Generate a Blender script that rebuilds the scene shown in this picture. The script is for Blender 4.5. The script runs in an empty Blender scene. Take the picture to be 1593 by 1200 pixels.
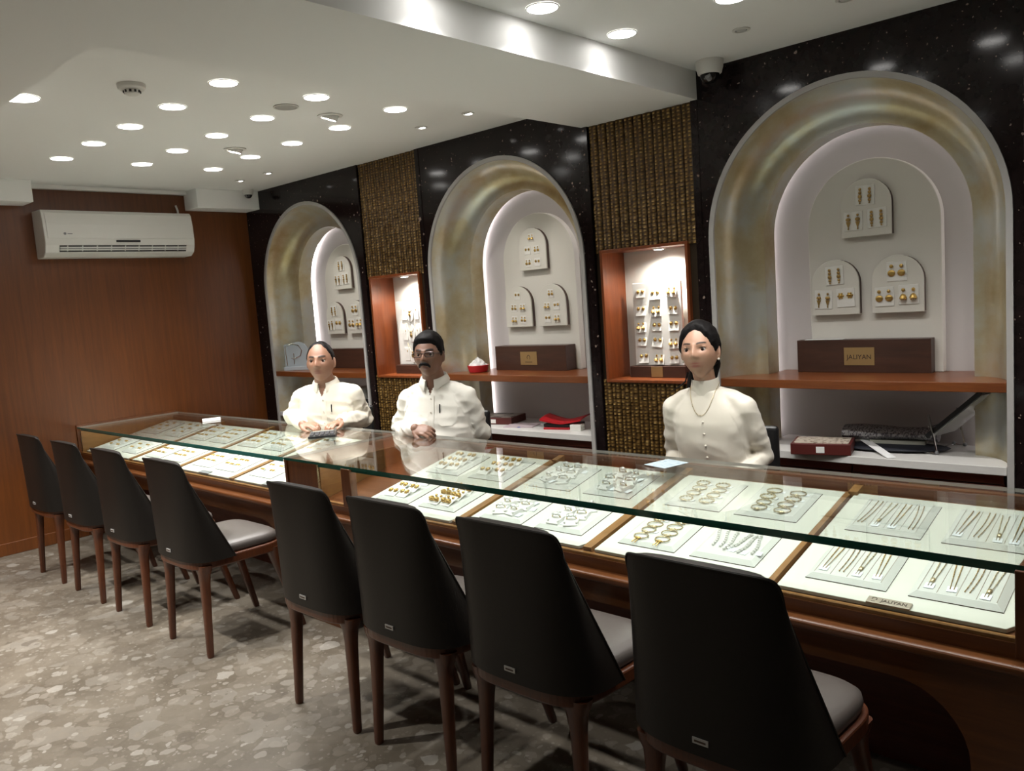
import bpy, bmesh, math, random
from mathutils import Vector, Matrix, noise

# ---------------------------------------------------------------- camera, world, exposure
scene = bpy.context.scene
C = scene.collection
R = math.radians
PI = math.pi

cam_data = bpy.data.cameras.new('camera')
cam = bpy.data.objects.new('camera', cam_data)
C.objects.link(cam)
_r = Vector((0.73515846, 0.67414023, -0.07125304))
_u = Vector((-0.02015092, 0.12679481, 0.99172426))
_f = Vector((-0.67759573, 0.72763867, -0.10679882))
cam.matrix_world = Matrix(((_r.x, _u.x, -_f.x, 6.27926), (_r.y, _u.y, -_f.y, -3.64215), (_r.z, _u.z, -_f.z, 1.5), (0, 0, 0, 1)))
cam_data.sensor_fit = 'HORIZONTAL'
cam_data.sensor_width = 36.0
cam_data.lens = 1267.13 / 1593.0 * 36.0
cam_data.clip_start = 0.05
scene.camera = cam

world = bpy.data.worlds.new('world')
scene.world = world
world.use_nodes = True
world.node_tree.nodes['Background'].inputs[0].default_value = (0.9, 0.93, 1.0, 1)
world.node_tree.nodes['Background'].inputs[1].default_value = 0.02

scene.view_settings.view_transform = 'Standard'
scene.view_settings.look = 'None'
scene.view_settings.gamma = 1.0
scene.view_settings.use_curve_mapping = False
scene.view_settings.exposure = 1.12
scene.cycles.transparent_max_bounces = 24
scene.cycles.sample_clamp_indirect = 6.0
scene.cycles.use_denoising = True

DOWN_W = 20.0      # watts of a ceiling downlight
KEY_W = 78.0       # watts of a customer-side downlight
LED_NICHE = 4.6    # emission of the arch strips
LED_CASE = 3.2     # emission of the showcase strips

# ---------------------------------------------------------------- helpers
class MB:
    """collects shapes for ONE mesh"""
    def __init__(self):
        self.v = []; self.f = []; self.m = []
    def add(self, verts, faces, mi=0, M=None):
        o = len(self.v)
        if M is not None:
            verts = [M @ Vector(p) for p in verts]
        self.v += [tuple(p) for p in verts]
        self.f += [tuple(i + o for i in q) for q in faces]
        self.m += [mi] * len(faces)
        return self
    def box(self, x0, x1, y0, y1, z0, z1, mi=0, M=None):
        v = [(x, y, z) for z in (z0, z1) for y in (y0, y1) for x in (x0, x1)]
        f = [(0, 2, 3, 1), (4, 5, 7, 6), (0, 1, 5, 4), (2, 6, 7, 3), (0, 4, 6, 2), (1, 3, 7, 5)]
        return self.add(v, f, mi, M)
    def cbox(self, c, s, mi=0, M=None):
        return self.box(c[0]-s[0]/2, c[0]+s[0]/2, c[1]-s[1]/2, c[1]+s[1]/2, c[2]-s[2]/2, c[2]+s[2]/2, mi, M)
    def prism(self, poly, a, b, axis='y', mi=0, M=None):
        """poly: 2-D points (x,z) for axis y, (x,y) for axis z, (y,z) for axis x"""
        n = len(poly)
        def p3(p, t):
            return {'y': (p[0], t, p[1]), 'z': (p[0], p[1], t), 'x': (t, p[0], p[1])}[axis]
        v = [p3(p, a) for p in poly] + [p3(p, b) for p in poly]
        f = [tuple(range(n)), tuple(range(2*n-1, n-1, -1))]
        f += [(i, i + n, (i+1) % n + n, (i+1) % n) for i in range(n)]
        return self.add(v, f, mi, M)
    def grid(self, pts, closed_u=False, mi=0, flip=False, M=None):
        """pts[i][j]; u = i, v = j"""
        nu, nv = len(pts), len(pts[0])
        v = [p for row in pts for p in row]
        f = []
        for i in range(nu if closed_u else nu - 1):
            for j in range(nv - 1):
                a, b = i*nv + j, ((i+1) % nu)*nv + j
                q = (a, b, b+1, a+1)
                f.append(q[::-1] if flip else q)
        return self.add(v, f, mi, M)
    def lathe(self, prof, n=24, mi=0, M=None, cap=True):
        """prof: (r, z) from bottom to top, around z"""
        v = []; f = []
        for r, z in prof:
            for k in range(n):
                a = 2*PI*k/n
                v.append((r*math.cos(a), r*math.sin(a), z))
        for i in range(len(prof)-1):
            for k in range(n):
                f.append((i*n+k, i*n+(k+1) % n, (i+1)*n+(k+1) % n, (i+1)*n+k))
        if cap:
            f.append(tuple(range(n))[::-1]); f.append(tuple(range((len(prof)-1)*n, len(prof)*n)))
        return self.add(v, f, mi, M)
    def tube(self, path, rad, n=8, closed=False, mi=0, M=None):
        path = [Vector(p) for p in path]
        m = len(path)
        rads = rad if isinstance(rad, (list, tuple)) else [rad]*m
        v = []; f = []
        up = None
        for i, p in enumerate(path):
            if closed:
                t = path[(i+1) % m] - path[i-1]
            else:
                t = path[min(i+1, m-1)] - path[max(i-1, 0)]
            if t.length < 1e-9: t = Vector((0, 0, 1))
            t.normalize()
            if up is None:
                up = t.orthogonal().normalized()
            up = (up - t*up.dot(t))
            if up.length < 1e-6: up = t.orthogonal()
            up.normalize()
            s = t.cross(up)
            for k in range(n):
                a = 2*PI*k/n
                v.append(p + (up*math.cos(a) + s*math.sin(a))*rads[i])
        for i in range(m if closed else m-1):
            for k in range(n):
                j = (i+1) % m
                f.append((i*n+k, i*n+(k+1) % n, j*n+(k+1) % n, j*n+k))
        if not closed:
            f.append(tuple(range(n))[::-1]); f.append(tuple(range((m-1)*n, m*n)))
        return self.add(v, f, mi, M)
    def ball(self, c, s, nu=16, nv=10, mi=0, M=None):
        if not isinstance(s, (list, tuple)): s = (s, s, s)
        v = [(c[0], c[1], c[2]-s[2])]; f = []
        for j in range(1, nv):
            el = -PI/2 + PI*j/nv
            for i in range(nu):
                a = 2*PI*i/nu
                v.append((c[0]+s[0]*math.cos(el)*math.cos(a), c[1]+s[1]*math.cos(el)*math.sin(a), c[2]+s[2]*math.sin(el)))
        v.append((c[0], c[1], c[2]+s[2]))
        for i in range(nu):
            f.append((0, 1+(i+1) % nu, 1+i))
            f.append((len(v)-1, 1+(nv-2)*nu+i, 1+(nv-2)*nu+(i+1) % nu))
        for j in range(nv-2):
            for i in range(nu):
                f.append((1+j*nu+i, 1+j*nu+(i+1) % nu, 1+(j+1)*nu+(i+1) % nu, 1+(j+1)*nu+i))
        return self.add(v, f, mi, M)
    def capsule(self, pts, rads, n=14):
        """a chain of round tapered segments with ball joints"""
        self.tube(pts, rads, n)
        for p, r in zip(pts, rads):
            self.ball(p, r, n, 10)
        return self
    def mesh(self, name, bevel=0, seg=2, smooth=False, weld=False, angle=40):
        me = bpy.data.meshes.new(name)
        me.from_pydata(self.v, [], self.f)
        if any(self.m):
            me.polygons.foreach_set('material_index', self.m)
        bm = bmesh.new(); bm.from_mesh(me)
        if weld:
            bmesh.ops.remove_doubles(bm, verts=bm.verts, dist=1e-5)
        bmesh.ops.recalc_face_normals(bm, faces=bm.faces)
        if bevel:
            es = [e for e in bm.edges if len(e.link_faces) == 2 and e.calc_face_angle(0) > R(30)]
            bmesh.ops.bevel(bm, geom=es, offset=bevel, segments=seg, profile=0.5, affect='EDGES', clamp_overlap=True)
        if smooth:
            for p in bm.faces: p.smooth = True
            for e in bm.edges:
                if len(e.link_faces) == 2 and e.calc_face_angle(0) > R(angle): e.smooth = False
        bm.to_mesh(me); bm.free()
        me.update()
        return me
    def build(self, name, mats, parent=None, loc=(0, 0, 0), rot=(0, 0, 0), **kw):
        return obj(name, self.mesh(name, **kw), mats, parent, loc, rot)

def obj(name, me, mats, parent=None, loc=(0, 0, 0), rot=(0, 0, 0)):
    o = bpy.data.objects.new(name, me)
    C.objects.link(o)
    if not isinstance(mats, (list, tuple)): mats = [mats]
    if len(me.materials) == 0:
        for m in mats: me.materials.append(m)
    o.location = loc; o.rotation_euler = rot
    if parent is not None: o.parent = parent
    return o

def tag(o, label=None, cat=None, group=None, kind=None):
    if label: o['label'] = label
    if cat: o['category'] = cat
    if group: o['group'] = group
    if kind: o['kind'] = kind
    return o

def thing(name, label, cat, loc=(0, 0, 0), rot=(0, 0, 0), group=None, kind=None):
    o = bpy.data.objects.new(name, None)
    o.empty_display_size = 0.05
    C.objects.link(o)
    o.location = loc; o.rotation_euler = rot
    return tag(o, label, cat, group, kind)

def children(o):
    return [c for c in bpy.data.objects if c.parent == o]

def copy_tree(o, parent=None, kids=None):
    c = o.copy(); C.objects.link(c)
    if parent is not None: c.parent = parent
    for ch in (kids[o] if kids and o in kids else children(o)):
        copy_tree(ch, c, kids)
    return c

class Proto:
    """a thing that is placed many times: the first placement is the thing itself"""
    def __init__(self, o):
        self.o = o; self.used = False
        self.kids = {}
        def walk(x):
            self.kids[x] = children(x)
            for k in self.kids[x]: walk(k)
        walk(o)
    def place(self, loc, rot=(0, 0, 0), label=None, group=None, scale=1.0):
        if not self.used:
            o = self.o; self.used = True
        else:
            o = copy_tree(self.o, None, self.kids)
        o.location = loc; o.rotation_euler = rot
        o.scale = (scale, scale, scale)
        if label: o['label'] = label
        if group: o['group'] = group
        return o

def text_mesh(body, size, depth=0.0006, align='CENTER'):
    cu = bpy.data.curves.new('lettering', 'FONT')
    cu.body = body; cu.size = size; cu.extrude = depth
    cu.align_x = align; cu.align_y = 'CENTER'
    cu.resolution_u = 3
    t = bpy.data.objects.new('lettering', cu); C.objects.link(t)
    dg = bpy.context.evaluated_depsgraph_get()
    me = bpy.data.meshes.new_from_object(t.evaluated_get(dg))
    bpy.data.objects.remove(t); bpy.data.curves.remove(cu)
    me.materials.clear()
    return me

# ---------------------------------------------------------------- materials
def new_mat(name):
    m = bpy.data.materials.new(name); m.use_nodes = True
    nt = m.node_tree
    return m, nt, nt.nodes['Principled BSDF']

def plain(name, col, rough=0.5, metal=0.0, spec=0.5, bump=0.0, bscale=200.0, coat=0.0, sheen=0.0):
    m, nt, b = new_mat(name)
    b.inputs['Base Color'].default_value = (*col, 1)
    b.inputs['Roughness'].default_value = rough
    b.inputs['Metallic'].default_value = metal
    b.inputs['Specular IOR Level'].default_value = spec
    b.inputs['Coat Weight'].default_value = coat
    b.inputs['Coat Roughness'].default_value = 0.15
    b.inputs['Sheen Weight'].default_value = sheen
    # gentle procedural tone variation and relief
    tc = nt.nodes.new('ShaderNodeTexCoord')
    no = nt.nodes.new('ShaderNodeTexNoise'); no.inputs['Scale'].default_value = bscale; no.inputs['Detail'].default_value = 3
    nt.links.new(tc.outputs['Object'], no.inputs['Vector'])
    if bump:
        bp = nt.nodes.new('ShaderNodeBump'); bp.inputs['Strength'].default_value = bump; bp.inputs['Distance'].default_value = 0.002
        nt.links.new(no.outputs['Fac'], bp.inputs['Height'])
        nt.links.new(bp.outputs['Normal'], b.inputs['Normal'])
    else:
        mr = nt.nodes.new('ShaderNodeMapRange')
        mr.inputs['To Min'].default_value = max(0, rough-0.04); mr.inputs['To Max'].default_value = min(1, rough+0.04)
        nt.links.new(no.outputs['Fac'], mr.inputs['Value'])
        nt.links.new(mr.outputs['Result'], b.inputs['Roughness'])
    return m

def emit(name, col, s):
    m, nt, b = new_mat(name)
    b.inputs['Base Color'].default_value = (*col, 1)
    b.inputs['Emission Color'].default_value = (*col, 1)
    b.inputs['Emission Strength'].default_value = s
    return m

def ramp(nt, stops):
    r = nt.nodes.new('ShaderNodeValToRGB')
    el = r.color_ramp.elements
    while len(el) < len(stops): el.new(0.5)
    for e, (p, c) in zip(el, stops):
        e.position = p; e.color = (*c, 1)
    return r

def wood(name, dark, light, rough=0.35, stretch=(14, 14, 1.2), scale=3.0, coat=0.15):
    m, nt, b = new_mat(name)
    tc = nt.nodes.new('ShaderNodeTexCoord')
    mp = nt.nodes.new('ShaderNodeMapping'); mp.inputs['Scale'].default_value = stretch
    n1 = nt.nodes.new('ShaderNodeTexNoise'); n1.inputs['Scale'].default_value = scale; n1.inputs['Detail'].default_value = 8; n1.inputs['Roughness'].default_value = 0.65; n1.inputs['Distortion'].default_value = 0.4
    rp = ramp(nt, [(0.3, dark), (0.7, light)])
    nt.links.new(tc.outputs['Object'], mp.inputs['Vector'])
    nt.links.new(mp.outputs['Vector'], n1.inputs['Vector'])
    nt.links.new(n1.outputs['Fac'], rp.inputs['Fac'])
    nt.links.new(rp.outputs['Color'], b.inputs['Base Color'])
    b.inputs['Roughness'].default_value = rough
    b.inputs['Coat Weight'].default_value = coat
    b.inputs['Coat Roughness'].default_value = 0.25
    bp = nt.nodes.new('ShaderNodeBump'); bp.inputs['Strength'].default_value = 0.06; bp.inputs['Distance'].default_value = 0.002
    nt.links.new(n1.outputs['Fac'], bp.inputs['Height']); nt.links.new(bp.outputs['Normal'], b.inputs['Normal'])
    return m

def granite():
    m, nt, b = new_mat('black_granite')
    tc = nt.nodes.new('ShaderNodeTexCoord')
    n0 = nt.nodes.new('ShaderNodeTexNoise'); n0.inputs['Scale'].default_value = 22; n0.inputs['Detail'].default_value = 6
    base = ramp(nt, [(0.35, (0.0085, 0.0055, 0.0055)), (0.7, (0.014, 0.0085, 0.0085))])
    nt.links.new(tc.outputs['Object'], n0.inputs['Vector']); nt.links.new(n0.outputs['Fac'], base.inputs['Fac'])
    col = base.outputs['Color']
    # warp so that flecks are irregular chips
    for sc_, thr, rmax, c1 in ((21, 0.78, 0.33, (0.36, 0.28, 0.25)), (54, 0.72, 0.38, (0.27, 0.20, 0.165))):
        nz = nt.nodes.new('ShaderNodeTexNoise'); nz.inputs['Scale'].default_value = sc_*1.5; nz.inputs['Detail'].default_value = 2
        nt.links.new(tc.outputs['Object'], nz.inputs['Vector'])
        ad = nt.nodes.new('ShaderNodeVectorMath'); ad.operation = 'SCALE'; ad.inputs['Scale'].default_value = 0.6/sc_
        nt.links.new(nz.outputs['Color'], ad.inputs[0])
        a2 = nt.nodes.new('ShaderNodeVectorMath'); a2.operation = 'ADD'
        nt.links.new(tc.outputs['Object'], a2.inputs[0]); nt.links.new(ad.outputs['Vector'], a2.inputs[1])
        vo = nt.nodes.new('ShaderNodeTexVoronoi'); vo.inputs['Scale'].default_value = sc_
        nt.links.new(a2.outputs['Vector'], vo.inputs['Vector'])
        sx = nt.nodes.new('ShaderNodeSeparateColor'); nt.links.new(vo.outputs['Color'], sx.inputs['Color'])
        g = nt.nodes.new('ShaderNodeMath'); g.operation = 'GREATER_THAN'; g.inputs[1].default_value = thr
        nt.links.new(sx.outputs['Red'], g.inputs[0])
        sz = nt.nodes.new('ShaderNodeMath'); sz.operation = 'MULTIPLY'; sz.inputs[1].default_value = rmax
        nt.links.new(sx.outputs['Green'], sz.inputs[0])
        l = nt.nodes.new('ShaderNodeMath'); l.operation = 'LESS_THAN'
        nt.links.new(vo.outputs['Distance'], l.inputs[0]); nt.links.new(sz.outputs[0], l.inputs[1])
        f = nt.nodes.new('ShaderNodeMath'); f.operation = 'MULTIPLY'
        nt.links.new(g.outputs[0], f.inputs[0]); nt.links.new(l.outputs[0], f.inputs[1])
        mx = nt.nodes.new('ShaderNodeMix'); mx.data_type = 'RGBA'
        nt.links.new(f.outputs[0], mx.inputs['Factor']); nt.links.new(col, mx.inputs['A']); mx.inputs['B'].default_value = (*c1, 1)
        col = mx.outputs['Result']
    nt.links.new(col, b.inputs['Base Color'])
    b.inputs['Roughness'].default_value = 0.11
    b.inputs['Specular IOR Level'].default_value = 0.28
    return m

def terrazzo():
    m, nt, b = new_mat('terrazzo')
    tc = nt.nodes.new('ShaderNodeTexCoord')
    mp = nt.nodes.new('ShaderNodeMapping'); mp.inputs['Scale'].default_value = (1, 1, 1); mp.inputs['Rotation'].default_value = (0, 0, 0.5)
    nt.links.new(tc.outputs['Object'], mp.inputs['Vector'])
    nz = nt.nodes.new('ShaderNodeTexNoise'); nz.inputs['Scale'].default_value = 14; nz.inputs['Detail'].default_value = 3
    nt.links.new(mp.outputs['Vector'], nz.inputs['Vector'])
    sc = nt.nodes.new('ShaderNodeVectorMath'); sc.operation = 'SCALE'; sc.inputs['Scale'].default_value = 0.05
    nt.links.new(nz.outputs['Color'], sc.inputs[0])
    ad = nt.nodes.new('ShaderNodeVectorMath'); ad.operation = 'ADD'
    nt.links.new(mp.outputs['Vector'], ad.inputs[0]); nt.links.new(sc.outputs['Vector'], ad.inputs[1])
    n0 = nt.nodes.new('ShaderNodeTexNoise'); n0.inputs['Scale'].default_value = 3.0; n0.inputs['Detail'].default_value = 9; n0.inputs['Roughness'].default_value = 0.7
    nt.links.new(mp.outputs['Vector'], n0.inputs['Vector'])
    base = ramp(nt, [(0.32, (0.080, 0.065, 0.047)), (0.68, (0.145, 0.123, 0.094))])
    nt.links.new(n0.outputs['Fac'], base.inputs['Fac'])
    col = base.outputs['Color']
    chips = ramp(nt, [(0.0, (0.075, 0.060, 0.045)), (0.22, (0.145, 0.124, 0.096)), (0.5, (0.185, 0.160, 0.127)), (0.85, (0.235, 0.212, 0.176)), (1.0, (0.315, 0.295, 0.258))])
    for s, thr, rad in ((8.5, 0.0, 0.9), (55, 0.45, 0.5), (19, 0.35, 0.55), (9.0, 0.52, 0.5)):
        vo = nt.nodes.new('ShaderNodeTexVoronoi'); vo.inputs['Scale'].default_value = s
        nt.links.new(ad.outputs['Vector'], vo.inputs['Vector'])
        sx = nt.nodes.new('ShaderNodeSeparateColor'); nt.links.new(vo.outputs['Color'], sx.inputs['Color'])
        g = nt.nodes.new('ShaderNodeMath'); g.operation = 'GREATER_THAN'; g.inputs[1].default_value = thr
        nt.links.new(sx.outputs['Red'], g.inputs[0])
        ms = nt.nodes.new('ShaderNodeMath'); ms.operation = 'MULTIPLY_ADD'; ms.inputs[1].default_value = rad*0.6; ms.inputs[2].default_value = rad*0.4
        nt.links.new(sx.outputs['Green'], ms.inputs[0])
        l = nt.nodes.new('ShaderNodeMath'); l.operation = 'LESS_THAN'
        nt.links.new(vo.outputs['Distance'], l.inputs[0]); nt.links.new(ms.outputs[0], l.inputs[1])
        f = nt.nodes.new('ShaderNodeMath'); f.operation = 'MULTIPLY'
        nt.links.new(g.outputs[0], f.inputs[0]); nt.links.new(l.outputs[0], f.inputs[1])
        f2 = nt.nodes.new('ShaderNodeMath'); f2.operation = 'MULTIPLY'; f2.inputs[1].default_value = 0.30 if thr == 0.0 else (0.45 if s > 40 else 0.62)
        nt.links.new(f.outputs[0], f2.inputs[0])
        cr = nt.nodes.new('ShaderNodeValToRGB')
        el = cr.color_ramp.elements
        for k, e0 in enumerate(chips.color_ramp.elements):
            if k >= len(el): el.new(0.5)
            el[k].position = e0.position; el[k].color = e0.color
        nt.links.new(sx.outputs['Blue'], cr.inputs['Fac'])
        mx = nt.nodes.new('ShaderNodeMix'); mx.data_type = 'RGBA'
        nt.links.new(f2.outputs[0], mx.inputs['Factor']); nt.links.new(col, mx.inputs['A']); nt.links.new(cr.outputs['Color'], mx.inputs['B'])
        col = mx.outputs['Result']
    nt.links.new(col, b.inputs['Base Color'])
    b.inputs['Roughness'].default_value = 0.34
    b.inputs['Specular IOR Level'].default_value = 0.4
    return m

def leaf(name, shift=0.0):
    """aged silver and gold metal leaf"""
    m, nt, b = new_mat(name)
    tc = nt.nodes.new('ShaderNodeTexCoord')
    n1 = nt.nodes.new('ShaderNodeTexNoise'); n1.inputs['Scale'].default_value = 2.3; n1.inputs['Detail'].default_value = 7; n1.inputs['Roughness'].default_value = 0.6
    nt.links.new(tc.outputs['Object'], n1.inputs['Vector'])
    rp = ramp(nt, [(0.30 + shift, (0.44, 0.33, 0.16)), (0.45 + shift, (0.58, 0.51, 0.34)), (0.55 + shift, (0.62, 0.62, 0.55)), (0.72 + shift, (0.60, 0.64, 0.65))])
    nt.links.new(n1.outputs['Fac'], rp.inputs['Fac'])
    nt.links.new(rp.outputs['Color'], b.inputs['Base Color'])
    b.inputs['Metallic'].default_value = 0.7
    n2 = nt.nodes.new('ShaderNodeTexNoise'); n2.inputs['Scale'].default_value = 40; n2.inputs['Detail'].default_value = 4
    nt.links.new(tc.outputs['Object'], n2.inputs['Vector'])
    r2 = nt.nodes.new('ShaderNodeMapRange'); r2.inputs['To Min'].default_value = 0.24; r2.inputs['To Max'].default_value = 0.42
    nt.links.new(n2.outputs['Fac'], r2.inputs['Value']); nt.links.new(r2.outputs['Result'], b.inputs['Roughness'])
    bp = nt.nodes.new('ShaderNodeBump'); bp.inputs['Strength'].default_value = 0.12; bp.inputs['Distance'].default_value = 0.004
    nt.links.new(n2.outputs['Fac'], bp.inputs['Height']); nt.links.new(bp.outputs['Normal'], b.inputs['Normal'])
    return m

def bronze():
    """dark bronze ground with gilded high spots (attribute 'gild' is written on the relief)"""
    m, nt, b = new_mat('bronze_relief')
    tc = nt.nodes.new('ShaderNodeTexCoord')
    n1 = nt.nodes.new('ShaderNodeTexNoise'); n1.inputs['Scale'].default_value = 60; n1.inputs['Detail'].default_value = 5
    nt.links.new(tc.outputs['Object'], n1.inputs['Vector'])
    at = nt.nodes.new('ShaderNodeAttribute'); at.attribute_name = 'gild'
    ad = nt.nodes.new('ShaderNodeMath'); ad.operation = 'MULTIPLY_ADD'; ad.inputs[1].default_value = 0.7; ad.inputs[2].default_value = -0.33
    nt.links.new(n1.outputs['Fac'], ad.inputs[0])
    a2 = nt.nodes.new('ShaderNodeMath'); a2.operation = 'ADD'
    nt.links.new(ad.outputs[0], a2.inputs[0]); nt.links.new(at.outputs['Fac'], a2.inputs[1])
    rp = ramp(nt, [(0.0, (0.030, 0.014, 0.0045)), (0.35, (0.150, 0.082, 0.020)), (0.7, (0.36, 0.225, 0.062)), (1.0, (0.62, 0.46, 0.20))])
    nt.links.new(a2.outputs[0], rp.inputs['Fac']); nt.links.new(rp.outputs['Color'], b.inputs['Base Color'])
    b.inputs['Metallic'].default_value = 0.35
    b.inputs['Roughness'].default_value = 0.36
    return m

def glass(name, tint, ior=1.5, haze=0.0):
    m, nt, b = new_mat(name)
    nt.nodes.remove(b)
    out = nt.nodes['Material Output']
    tr = nt.nodes.new('ShaderNodeBsdfTransparent'); tr.inputs['Color'].default_value = (*tint, 1)
    gl = nt.nodes.new('ShaderNodeBsdfGlossy'); gl.inputs['Roughness'].default_value = 0.005 + haze
    # the sheet is modelled without bending the light, so both faces reflect like an outer surface
    ge = nt.nodes.new('ShaderNodeNewGeometry')
    mi = nt.nodes.new('ShaderNodeMapRange'); mi.inputs['To Min'].default_value = ior; mi.inputs['To Max'].default_value = 1/ior
    nt.links.new(ge.outputs['Backfacing'], mi.inputs['Value'])
    fr = nt.nodes.new('ShaderNodeFresnel'); nt.links.new(mi.outputs['Result'], fr.inputs['IOR'])
    mx = nt.nodes.new('ShaderNodeMixShader')
    nt.links.new(fr.outputs['Fac'], mx.inputs['Fac'])
    nt.links.new(tr.outputs[0], mx.inputs[1]); nt.links.new(gl.outputs[0], mx.inputs[2])
    nt.links.new(mx.outputs[0], out.inputs['Surface'])
    return m

def print_noise(name, paper, ink, scale, stretch, thr=0.55, rough=0.6):
    """flat unreadable print on paper"""
    m, nt, b = new_mat(name)
    tc = nt.nodes.new('ShaderNodeTexCoord')
    mp = nt.nodes.new('ShaderNodeMapping'); mp.inputs['Scale'].default_value = stretch
    n1 = nt.nodes.new('ShaderNodeTexNoise'); n1.inputs['Scale'].default_value = scale; n1.inputs['Detail'].default_value = 2
    nt.links.new(tc.outputs['Object'], mp.inputs['Vector']); nt.links.new(mp.outputs['Vector'], n1.inputs['Vector'])
    rp = ramp(nt, [(thr, paper), (thr+0.05, ink)])
    nt.links.new(n1.outputs['Fac'], rp.inputs['Fac']); nt.links.new(rp.outputs['Color'], b.inputs['Base Color'])
    b.inputs['Roughness'].default_value = rough
    return m

def skin_mat(name):
    m, nt, b = new_mat(name)
    at = nt.nodes.new('ShaderNodeVertexColor'); at.layer_name = 'tone'
    tc = nt.nodes.new('ShaderNodeTexCoord')
    n1 = nt.nodes.new('ShaderNodeTexNoise'); n1.inputs['Scale'].default_value = 30; n1.inputs['Detail'].default_value = 4
    nt.links.new(tc.outputs['Object'], n1.inputs['Vector'])
    mr = nt.nodes.new('ShaderNodeMapRange'); mr.inputs['To Min'].default_value = 0.9; mr.inputs['To Max'].default_value = 1.1
    nt.links.new(n1.outputs['Fac'], mr.inputs['Value'])
    mx = nt.nodes.new('ShaderNodeVectorMath'); mx.operation = 'SCALE'
    nt.links.new(at.outputs['Color'], mx.inputs[0]); nt.links.new(mr.outputs['Result'], mx.inputs['Scale'])
    nt.links.new(mx.outputs['Vector'], b.inputs['Base Color'])
    b.inputs['Roughness'].default_value = 0.45
    b.inputs['Subsurface Weight'].default_value = 0.08
    b.inputs['Subsurface Radius'].default_value = (0.01, 0.004, 0.002)
    b.inputs['Subsurface Scale'].default_value = 0.4
    return m

M_ceil = plain('ceiling_paint', (0.87, 0.87, 0.86), 0.8, bump=0.02, bscale=60)
M_wood_wall = wood('wood_wall_veneer', (0.098, 0.0275, 0.0050), (0.158, 0.047, 0.0085), 0.38, (9, 9, 0.5), 4)
M_wood = wood('counter_wood', (0.086, 0.026, 0.0070), (0.155, 0.051, 0.0125), 0.32, (1.0, 12, 12), 4)
M_wood_v = wood('counter_wood_upright', (0.090, 0.026, 0.0065), (0.160, 0.050, 0.0120), 0.34, (12, 12, 1.0), 4)
M_wood_tan = wood('tan_and_lit_veneer', (0.19, 0.085, 0.022), (0.30, 0.145, 0.042), 0.4, (8, 1.2, 8), 4)
M_shelf = wood('shelf_wood', (0.120, 0.031, 0.0075), (0.200, 0.058, 0.013), 0.3, (1.0, 10, 10), 4)
M_niche = wood('niche_wood', (0.15, 0.036, 0.010), (0.24, 0.062, 0.017), 0.3, (9, 9, 1.0), 4)
M_drawer = wood('drawer_wood', (0.095, 0.018, 0.010), (0.16, 0.034, 0.016), 0.35, (1, 10, 10), 4)
M_box = wood('dark_box_wood', (0.036, 0.015, 0.009), (0.066, 0.026, 0.015), 0.42, (1, 8, 8), 4)
M_leg = wood('chair_wood', (0.060, 0.0165, 0.0065), (0.110, 0.031, 0.010), 0.35, (16, 16, 1.4), 5)
M_granite = granite()
M_floor = terrazzo()
M_leaf = leaf('metal_leaf')
M_trim = plain('arch_trim_paint', (0.40, 0.385, 0.37), 0.5, bump=0.15, bscale=90)
M_niche_wall = plain('niche_wall_fabric', (0.57, 0.535, 0.525), 0.7, bump=0.1, bscale=120)
M_board = plain('board_suede', (0.68, 0.655, 0.60), 0.8, bump=0.08, bscale=150)
M_pad = plain('ivory_suede', (0.66, 0.64, 0.58), 0.75, bump=0.06, bscale=250)
M_pad_edge = plain('pad_side_brown_base_shadow', (0.09, 0.055, 0.045), 0.6)  # brown sides of the arched pads, painted shadow line under the counter pads
M_tray = plain('tray_suede', (0.60, 0.60, 0.53), 0.8, bump=0.05, bscale=250)
M_card = plain('white_card', (0.74, 0.73, 0.69), 0.6)
M_tagpaper = plain('tag_paper', (0.74, 0.77, 0.80), 0.55)
M_bronze = bronze()
M_bronze_back = plain('bronze_ground', (0.030, 0.017, 0.007), 0.55, 0.3)
M_leather = plain('dark_leather', (0.0100, 0.0078, 0.0062), 0.45, 0, 0.3, bump=0.12, bscale=260)
M_seat = plain('seat_leather', (0.085, 0.072, 0.064), 0.36, 0, 0.5, bump=0.08, bscale=220)
M_gold = plain('gold', (0.56, 0.37, 0.115), 0.32, 0.85)
M_gold_dark = plain('antique_gold', (0.42, 0.28, 0.10), 0.38, 0.75)
M_gold_pale = plain('pale_gold', (0.66, 0.55, 0.34), 0.28, 0.8)
M_silver = plain('bright_silver', (0.74, 0.73, 0.70), 0.3, 0.6)
M_chrome = plain('chrome', (0.8, 0.8, 0.8), 0.12, 1.0)
M_gem = plain('dark_gem', (0.10, 0.02, 0.03), 0.15, 0, 0.8)
M_brass = plain('brass_plaque', (0.40, 0.27, 0.12), 0.42, 0.6, bump=0.05, bscale=80)
M_nickel = plain('taupe_plaque', (0.34, 0.29, 0.23), 0.4, 0.5)
M_ink = plain('engraved_ink', (0.055, 0.030, 0.018), 0.6)
M_black = plain('black_plastic', (0.012, 0.012, 0.013), 0.35)
M_grey = plain('grey_plastic', (0.22, 0.22, 0.23), 0.5)
M_white = plain('white_plastic', (0.70, 0.69, 0.66), 0.35)
M_white2 = plain('white_louver', (0.60, 0.60, 0.58), 0.4)
M_stone = plain('white_stone', (0.60, 0.585, 0.56), 0.35, bump=0.03, bscale=50)
M_red = plain('red_vinyl', (0.42, 0.012, 0.018), 0.4)
M_maroon = plain('maroon_leatherette', (0.085, 0.014, 0.011), 0.45)
M_paper = plain('paper', (0.70, 0.70, 0.69), 0.7)
M_paper_pink = plain('pinkish_paper', (0.52, 0.42, 0.42), 0.7)
M_navy = plain('navy_cloth', (0.008, 0.009, 0.016), 0.7)
M_lit = emit('downlight_diffuser', (1.0, 0.97, 0.93), 9.0)
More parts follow.
